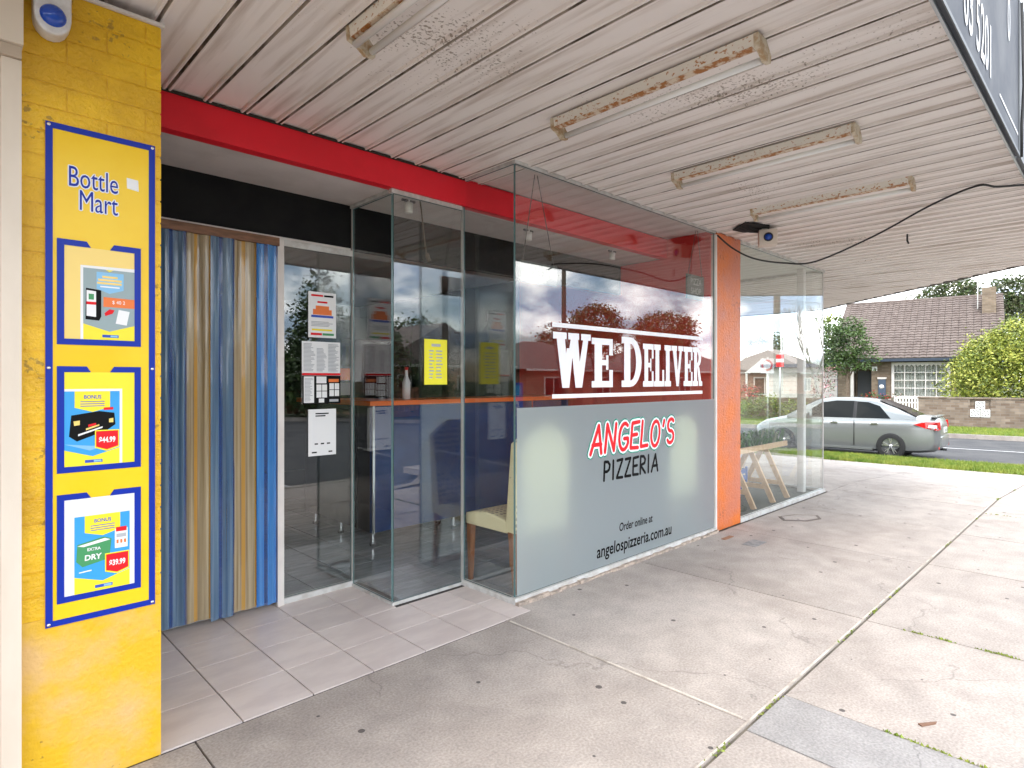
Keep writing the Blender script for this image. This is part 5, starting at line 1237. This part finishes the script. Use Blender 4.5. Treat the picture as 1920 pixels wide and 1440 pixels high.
# local x = right as seen, y = away
B('wall', BRB, ho, -3.05, -2.75, -.10, .2, 0, 2.85)
B('wall', BRB, ho, -2.42, -2.20, -.05, .2, 0, 2.85)
B('wall', BRB, ho, -2.75, -2.42, -.05, .2, 2.0, 2.85)
B('wall', BRB, ho, -2.20, .22, -.06, .2, 0, .98)
B('wall', BRB, ho, .22, 2.0, -.06, .2, 0, 2.85)
B('wall', BRB, ho, -3.9, -3.2, .9, 1.1, 0, 2.85)
B('wall', BRB, ho, -4.6, -3.92, -.04, 1.2, 0, 2.7)
B('wall', BRB, ho, -4.6, 2.0, 8, 8.2, 0, 2.9)
MB().add([(2.0, -.06, 0), (2.0, 9, 0), (2.0, 9, 2.9), (2.0, 4.6, 6.1), (2.0, -.06, 2.9), (1.85, -.06, 0), (1.85, 9, 0), (1.85, 9, 2.9), (1.85, 4.6, 6.1), (1.85, -.06, 2.9)], [(0, 1, 2, 3, 4), (9, 8, 7, 6, 5)]).build('gable_wall', BRB, ho)
B('porch_floor', KERB, ho, -3.92, -2.2, -.3, .9, 0, .12)
B('entry_wall', M('porch_dark', (.09, .085, .08), .7), ho, -3.92, -3.05, 1.101, 1.2, 0, 2.85)
B('porch_post', WHT, ho, -3.98, -3.84, -.22, -.08, 0, 2.75)
dr = B('front_door', M('grey_screen_door', (.10, .11, .12), .5), ho, -3.80, -3.10, .84, .89, .12, 2.30)
B('door_frame', WHT, ho, -3.10, -3.05, .80, .89, .12, 2.4)
bd = B('blue_cabinet', M('slate_blue', (.06, .09, .14), .5), ho, -2.745, -2.425, -.16, -.06, 0, 1.88)
B('cabinet_head', WHT, ho, -2.78, -2.39, -.19, -.06, 1.881, 1.98)
MB().lathe([(.0001, -.01), (.11, -.01), (.11, 0)], (-2.6, -.165, 1.50), 'y', 16).build('house_number_disc', PW, ho)
B('number_board', PW, ho, -3.02, -2.80, -.13, -.101, 2.30, 2.52)
text('8', .16, GUT, ho, (-2.91, -.135, 2.35), name='house_number')
wn = frame('window', WHT, ho, (-2.18, -2.06, -.14, -.0, .98, 2.72), (.10, .22, -.14, .0, .98, 2.72), (-2.06, .10, -.14, .0, .98, 1.05), (-2.06, .10, -.14, .0, 2.60, 2.72))
for i in range(1, 5): B('glazing_bar', WHT, wn, -2.06+i*2.16/5-.02, -2.06+i*2.16/5+.02, -.11, -.07, 1.05, 2.60)
for i in range(1, 4): B('glazing_bar', WHT, wn, -2.06, .10, -.112, -.068, 1.05+i*1.55/4-.02, 1.05+i*1.55/4+.02)
pane_y(wn, -2.06, .10, -.05, 1.05, 2.60)
m = MB()
for i in range(44):
    x_ = -2.05+i*.0488; m.quad((x_, .04 if i % 2 else .06, 1.05), (x_+.0488, .06 if i % 2 else .04, 1.05), (x_+.0488, .06 if i % 2 else .04, 2.6), (x_, .04 if i % 2 else .06, 2.6))
m.build('net_curtain', M('net_curtain', (.50, .50, .47), .8, col2=(.22, .22, .20), scale=6, stretch=(6, 6, .2)), wn)
m = MB()
for i in range(12): m.prism([(-2.06+i*.18, 2.60), (-1.97+i*.18, 2.50), (-1.88+i*.18, 2.60)], -.135, -.12)
m.build('pelmet_trim', WHT, wn)
B('window_sill', WHT, ho, -2.2, .24, -.20, -.062, .90, .97)
MB().box(-4.9, 2.3, -.62, -.50, 2.76, 2.90).box(-4.9, 2.3, -.50, .0, 2.80, 2.84).build('gutter', GUT, ho)
roof_rows(ho, -4.9, 2.3, -.6, 2.90, 4.6, 6.25, TER, 24)
MB().add([(-4.9, -.55, 2.86), (2.3, -.55, 2.86), (2.3, 4.6, 6.2), (-4.9, 4.6, 6.2), (-4.9, 9.8, 2.86), (2.3, 9.8, 2.86)], [(0, 1, 2, 3), (3, 2, 5, 4), (0, 3, 4), (1, 5, 2), (0, 4, 5, 1)]).build('roof_base', TERD, ho)
MB().tube([(-4.9, 4.62, 6.27), (2.3, 4.62, 6.27)], .10, 8).build('ridge_cap', TER, ho)
ch2 = B('chimney', BRB, ho, 1.42, 1.98, 2.9, 3.6, 4.6, 6.52)
ant = thing('tv_antenna', (0, 0, 0), 'thin television antenna on a pole beside the chimney', 'antenna'); pA = S(1.25, 22.9)
ant.location = (pA[0], pA[1], HZ+4.9); ant.rotation_euler = (0, 0, SRZ)
m = MB().tube([(0, 0, -.3), (0, 0, 2.55)], .025, 6); m.build('mast', BRASSY, ant)
m = MB().tube([(-.75, 0, 2.05), (.75, 0, 2.50)], .015, 6)
for i in range(9): f_ = -.7+i*.175; m.tube([(f_, -.35, 2.28+f_*.3), (f_, .35, 2.28+f_*.3)], .008, 4)
m.build('elements', ALU, ant)
# white side wall with carport left of the house
sh = thing('white_shed', (*S(-6.2, 21.0), HZ), 'white clad side building just left of the brick house', 'shed', rz=SRZ)
for i in range(9): B('board', WHT, sh, -2.4, 1.35, -.02, .02, .2+i*.26, .2+i*.26+.25)
B('base', KERB, sh, -2.4, 1.35, -.04, .3, -.1, .2)
B('end_post', GUT, sh, 1.35, 1.50, -.06, .3, 0, 2.6)
B('roof_edge', GUT, sh, -2.6, 1.6, -.5, 3.0, 2.56, 2.75)

# brown brick garden wall with breeze blocks, and gate
gw = thing('garden_wall', (*SW(0, 13)[:2], gz(SW(0, 13)[0])-.02), 'low brown brick garden wall with three patterned breeze blocks', 'wall', rz=SRZ)
ZT = 1.19
B('wall_panel', BRW, gw, -.62, 1.02, 0, .2, 0, ZT-.06)
B('wall_panel', BRW, gw, 1.64, 14, 0, .2, 0, ZT-.06)
B('wall_panel', BRW, gw, 1.02, 1.64, 0, .2, 0, .42)
B('wall_panel', BRW, gw, 1.02, 1.64, .08, .2, .42, ZT-.06)
B('coping', BRW, gw, -.66, 14, -.03, .23, ZT-.06, ZT)
BZB = M('breeze_block', (.74, .73, .70), .8)
for i, (a, z_) in enumerate(((1.03, .44), (1.34, .44), (1.185, .75))):
    m = MB(); s_ = .29
    ring(m, a, a+s_, z_, z_+s_, .03, -.02, .079)
    for q in range(3): 
        m.bar((a+.03+q*.10, .0, z_+.03), (a+.03, .0, z_+.03+q*.10), .035, .05) if q else None
        m.bar((a+.03+q*.10, .0, z_+s_-.03), (a+s_-.03, .0, z_+.03+q*.10), .035, .05)
    m.box(a+.1, a+.19, -.015, .07, z_+.1, z_+.19)
    m.build('breeze_block', BZB, gw)
    B('breeze_hole', BLP, gw, a+.031, a+s_-.031, .0795, .082, z_+.031, z_+s_-.031)
gt = thing('white_gate', (*S(-1.05, 13.05), gz(29)-.02), 'low white pierced garden gate at the end of the brown wall', 'gate', rz=SRZ)
m = MB(); ring(m, -.42, .42, .15, 1.17, .05, -.03, .03); m.build('gate_frame', WHT, gt)
for i in range(7): B('gate_picket', WHT, gt, -.35+i*.105, -.29+i*.105, -.015, .015, .205, 1.115)
for i in range(3): B('gate_rail', WHT, gt, -.36, .36, -.0285, -.016, .42+i*.25, .47+i*.25)
fw = thing('garden_wall', (*SW(-8, 13)[:2], gz(28)-.02), 'low brown brick wall left of the white gate, behind the silver car', 'wall', rz=SRZ)
B('wall_panel', BRW, fw, -7, 6.45, 0, .2, 0, 1.0); B('coping', BRW, fw, -7, 6.5, -.03, .23, 1.0, 1.06)
tag(MB().box(0, .1, 0, .1, 0, 1.05).build('gate_post', WHT, None, (*S(-1.58, 13), gz(29))), 'white post at the left side of the low garden gate', 'post')

# ------------------------------------------------------------------ across the main road (seen mirrored in the glass)
def far_house(loc, W, D, H, ridge, brick, tiles, label, rz=math.pi, gable=False):
    h = thing('brick_house', loc, label, 'house', rz=rz)
    hw, hd = W/2, D/2
    B('wall', brick, h, -hw, hw, -hd, -hd+.2, 0, H); B('wall', brick, h, -hw, hw, hd-.2, hd, 0, H)
    B('wall', brick, h, -hw, -hw+.2, -hd+.2, hd-.2, 0, H); B('wall', brick, h, hw-.2, hw, -hd+.2, hd-.2, 0, H)
    if gable: v = [(-hw-.4, -hd-.5, H), (hw+.4, -hd-.5, H), (hw+.4, hd+.4, H), (-hw-.4, hd+.4, H), (0, -hd-.5, ridge), (0, hd+.4, ridge)]; f = [(0, 4, 5, 3), (1, 2, 5, 4), (0, 1, 4), (2, 3, 5), (0, 3, 2, 1)]
    else:
        r = hd*.95; v = [(-hw-.5, -hd-.5, H), (hw+.5, -hd-.5, H), (hw+.5, hd+.5, H), (-hw-.5, hd+.5, H), (-hw+r, 0, ridge), (hw-r, 0, ridge)]; f = [(0, 1, 5, 4), (1, 2, 5), (2, 3, 4, 5), (3, 0, 4), (0, 3, 2, 1)]
    MB().add(v, f).build('roof', tiles, h)
    MB().box(-hw-.5, hw+.5, -hd-.56, -hd-.5, H-.1, H+.02).build('gutter', WHT, h)
    for x in (-hw*.55, hw*.5):
        fr_ = frame('window', WHT, h, (x-.8, x+.8, -hd-.05, -hd-.001, .9, .98), (x-.8, x+.8, -hd-.05, -hd-.001, 2.0, 2.08), (x-.8, x-.72, -hd-.05, -hd-.001, .98, 2.0), (x+.72, x+.8, -hd-.05, -hd-.001, .98, 2.0), (x-.03, x+.03, -hd-.05, -hd-.001, .98, 2.0))
        B('pane', CGL, fr_, x-.72, x+.72, -hd-.02, -hd-.0015, .98, 2.0)
    B('front_door', TIMB, h, -.45, .45, -hd-.04, -hd-.001, .05, 2.1)
    return h
far_house((18.5, -21.5, gz(18)-.05), 7, 7, 2.55, 4.7, BRP, TERD, 'salmon brick house with a dark gable roof across the main road', gable=True)
far_house((28.5, -22.0, gz(28)-.05), 9, 7.5, 2.5, 4.4, BRR, TER, 'red brick house with a hipped tile roof across the main road')
far_house((42, -21.0, gz(42)-.05), 12, 8, 2.5, 4.6, BRR, TERD, 'farther red brick house with dark hipped roof across the main road')
far_house((6.5, -23, gz(6)-.05), 8, 7, 2.5, 4.2, BRB, TERD, 'brown brick house behind the conifers across the main road')
far_house((58, -18.5, gz(58)-.05), 10, 8, 2.5, 4.7, BRP, TERD, 'distant pale brick house far along the main road')
conl = lambda h, r: [(0, 0, h*(.16+.13*i), r*(1-.13*i), r*(1-.13*i), h*.12) for i in range(7)]
tree('conifer', (11.9, -16.6, gz(11)-.02), 'broad dark conifer reflected in the door-side window', 'tree', conl(5.9, 2.3), 16000, .09, [LFD, LFM, LFD], (3.5, .14), 5, seed=41, clump=.2)
tree('round_tree', (14.0, -17.0, gz(13)-.02), 'round dark tree right beside the broad conifer across the road', 'tree', [(0, 0, 3.2, 1.3, 1.3, 1.3), (.8, 0, 2.4, 1.0, 1.0, 1.0), (0, 0, 1.4, 1.2, 1.2, .9)], 5000, .08, [LFD, LFM, LFD], (2.0, .12), 5, seed=42, clump=.18)
tree('street_shrub', (17.3, -17.0, gz(17)-.02), 'dense dark shrub in front of the salmon brick house', 'shrub', [(0, 0, 1.6, 1.0, 1.0, 1.5), (.3, 0, .8, 1.1, 1.1, .8)], 4000, .07, [LFD, LFD, LFM], None, seed=43)
tree('street_tree', (28.6, -17.0, gz(28)-.02), 'autumn coloured street tree reflected above the letters WE', 'tree', [(0, 0, 5.1, 1.6, 1.6, 1.2), (-.8, .5, 4.3, 1.1, 1.1, .9), (.9, 0, 4.2, 1.1, 1.1, 1.0)], 9000, .08, [LFD, LFM, LFL], (2.7, .13), 7, seed=44, clump=.2)
tree('street_tree', (34.5, -15.9, gz(34)-.02), 'round street tree reflected above the last letters of DELIVER', 'tree', [(0, 0, 5.0, 2.0, 2.0, 1.2), (-1.1, .5, 4.3, 1.2, 1.2, .9), (1.3, 0, 4.2, 1.2, 1.2, 1.0)], 11000, .08, [LFD, LFM, LFL], (2.5, .14), 7, seed=45, clump=.2)
tree('conifer', (15.4, -23.5, gz(15)-.02), 'tall narrow conifer behind the brown brick house across the road', 'tree', conl(6.4, 1.2), 4000, .09, [LFM, LFD, LFL], (3.5, .12), 4, seed=46, clump=.18)
for i, (x, y, h, lab) in enumerate(((23.5, -27, 6.0, 'grey green tree behind the gable roofed house'), (38, -28, 6.5, 'grey green tree behind the farther red brick house'), (50, -26, 6.0, 'distant round tree far along the main road'), (-4, -20, 6.0, 'wide green tree opposite the liquor shop'))):
    tree('background_tree', (x, y, gz(x)-.02), lab, 'tree', [(0, 0, h-1.4, 2.0, 2.0, 1.4), (1.3, .5, h-2.3, 1.6, 1.6, 1.1), (-1.2, 0, h-2.2, 1.4, 1.4, 1.2)], 4500, .11, [LED, LFM, LEM], (h-2.8, .18), 6, seed=50+i, clump=.25)
# bare tree
bt = thing('bare_tree', (31.7, -5.6, gz(31)-.02), 'leafless grey street tree reflected at the glass corner', 'tree'); rr = random.Random(2); m = MB()
def branch(p, d, L, r, dep):
    q = p+d*L; m.tube([p, p.lerp(q, .5)+Vector((rr.uniform(-.05, .05), rr.uniform(-.05, .05), 0))*L, q], [r, r*.8, r*.6], 5, cap=False)
    if dep:
        for _ in range(3 if dep > 1 else 2): branch(q, (d+Vector((rr.uniform(-.5, .5), rr.uniform(-.5, .5), rr.uniform(-.05, .35)))).normalized(), L*.72, r*.58, dep-1)
branch(Vector((0, 0, 0)), Vector((0, 0, 1)), 1.9, .10, 5); m.build('trunk', BARKG, bt)
def pole(loc, h, r, label, arm=True, mat=BARK, name='power_pole', cat='power pole'):
    p = thing(name, loc, label, cat); MB().tube([(0, 0, -.1), (0, 0, h)], [r, r*.75], 12).build('pole', mat, p)
    if arm:
        MB().box(-.06, .06, -1.1, 1.1, h-.7, h-.58).build('crossarm', BARK, p)
        m_ = MB()
        for y in (-1., -.4, .4, 1.): m_.lathe([(.03, 0), (.05, .04), (.03, .10), (.0001, .12)], (0, y, h-.58), 'z', 8)
        m_.build('insulators', BRASSY, p)
    return p
pole((30.5, -7.0, gz(30)), 9.5, .19, 'thick timber power pole reflected in the corner shop glass')
pole((-12, -15.9, 0), 9.5, .17, 'timber power pole across the road to the west')
pole((24.5, -15.9, gz(24)), 9.5, .15, 'timber power pole across the road in front of the brick houses')
pole((40, -10.5, gz(40)), 6.0, .06, 'slim steel lamp pole far along the main road', False, ALU, 'lamp_pole', 'lamp pole')
m = MB()
for dy_ in (-1., -.4, .4, 1.):
    for (a, b) in (((-12, -15.9), (24.5, -15.9)), ((24.5, -15.9), (60, -15.9))):
        A = Vector((a[0], a[1]+dy_, 8.9)); C = Vector((b[0], b[1]+dy_, 8.6)); m.tube([A.lerp(C, i/10)-Vector((0, 0, 1.0*math.sin(math.pi*i/10)*.8)) for i in range(11)], .014, 4)
tag(m.build('power_lines', RUBB), 'overhead power lines strung between the timber poles across the road', 'power lines')
ns = thing('no_parking_sign', (20, -3.05, gz(20)-.15), 'round no parking sign on a white post near the kerb of the side street mouth', 'road sign')
MB().tube([(0, 0, 0), (0, 0, 2.7)], .03, 8).build('post', BRASSY, ns)
B('sign_plate', PW, ns, -.045, -.035, -.22, .22, 2.15, 2.65)
MB().lathe([(.13, -.05), (.19, -.05)], (0, 0, 2.42), 'x', 24).build('red_ring', PRED, ns); MB().lathe([(.13, -.052), (.19, -.052)], (-.0, 0, 2.42), 'x', 24).build('red_ring', PRED, ns)
ad = thing('advertising_board', (7.2, -2.05, 0), 'narrow blue street board with large white 80 standing on the footpath bulge', 'sign', rz=R(0))
MB().box(-.22, .22, -.02, .02, .12, 1.35).build('board', PBLU, ad)
for y_ in (-.03, .03): MB().box(-.24, .24, min(y_, y_*.7), max(y_, y_*.7), .04, .34).build('base_panel', PW, ad)
MB().box(-.30, .30, -.18, .18, 0, .04).build('foot', RUBB, ad)
t_ = text('80', .36, PW, ad, (0, .0215, .78), rot=(R(90), 0, R(180)), sx=.75, offset=.008)
B('lettering', PCY, ad, -.18, .18, .0205, .0225, 1.12, 1.30)
tree('footpath_shrub', (6.0, -1.2, 0), 'small tufty shrub growing at the curve of the kerb', 'shrub', [(0, 0, .12, .35, .3, .14)], 600, .05, [LFM, LFL, LFD], None, seed=61, clump=.05, per=8)
# front fence across the main road
ff = thing('picket_fence', (10, -16.6, gz(10)-.05), 'low dark timber fence along the gardens across the main road', 'fence')
for i in range(44): B('picket', TIMB, ff, -6+i*.28, -6+i*.28+.22, -.015, .015, .1, 1.15)
for z_ in (.35, .95): B('rail', TIMB, ff, -6, 6.3, .016, .06, z_, z_+.08)
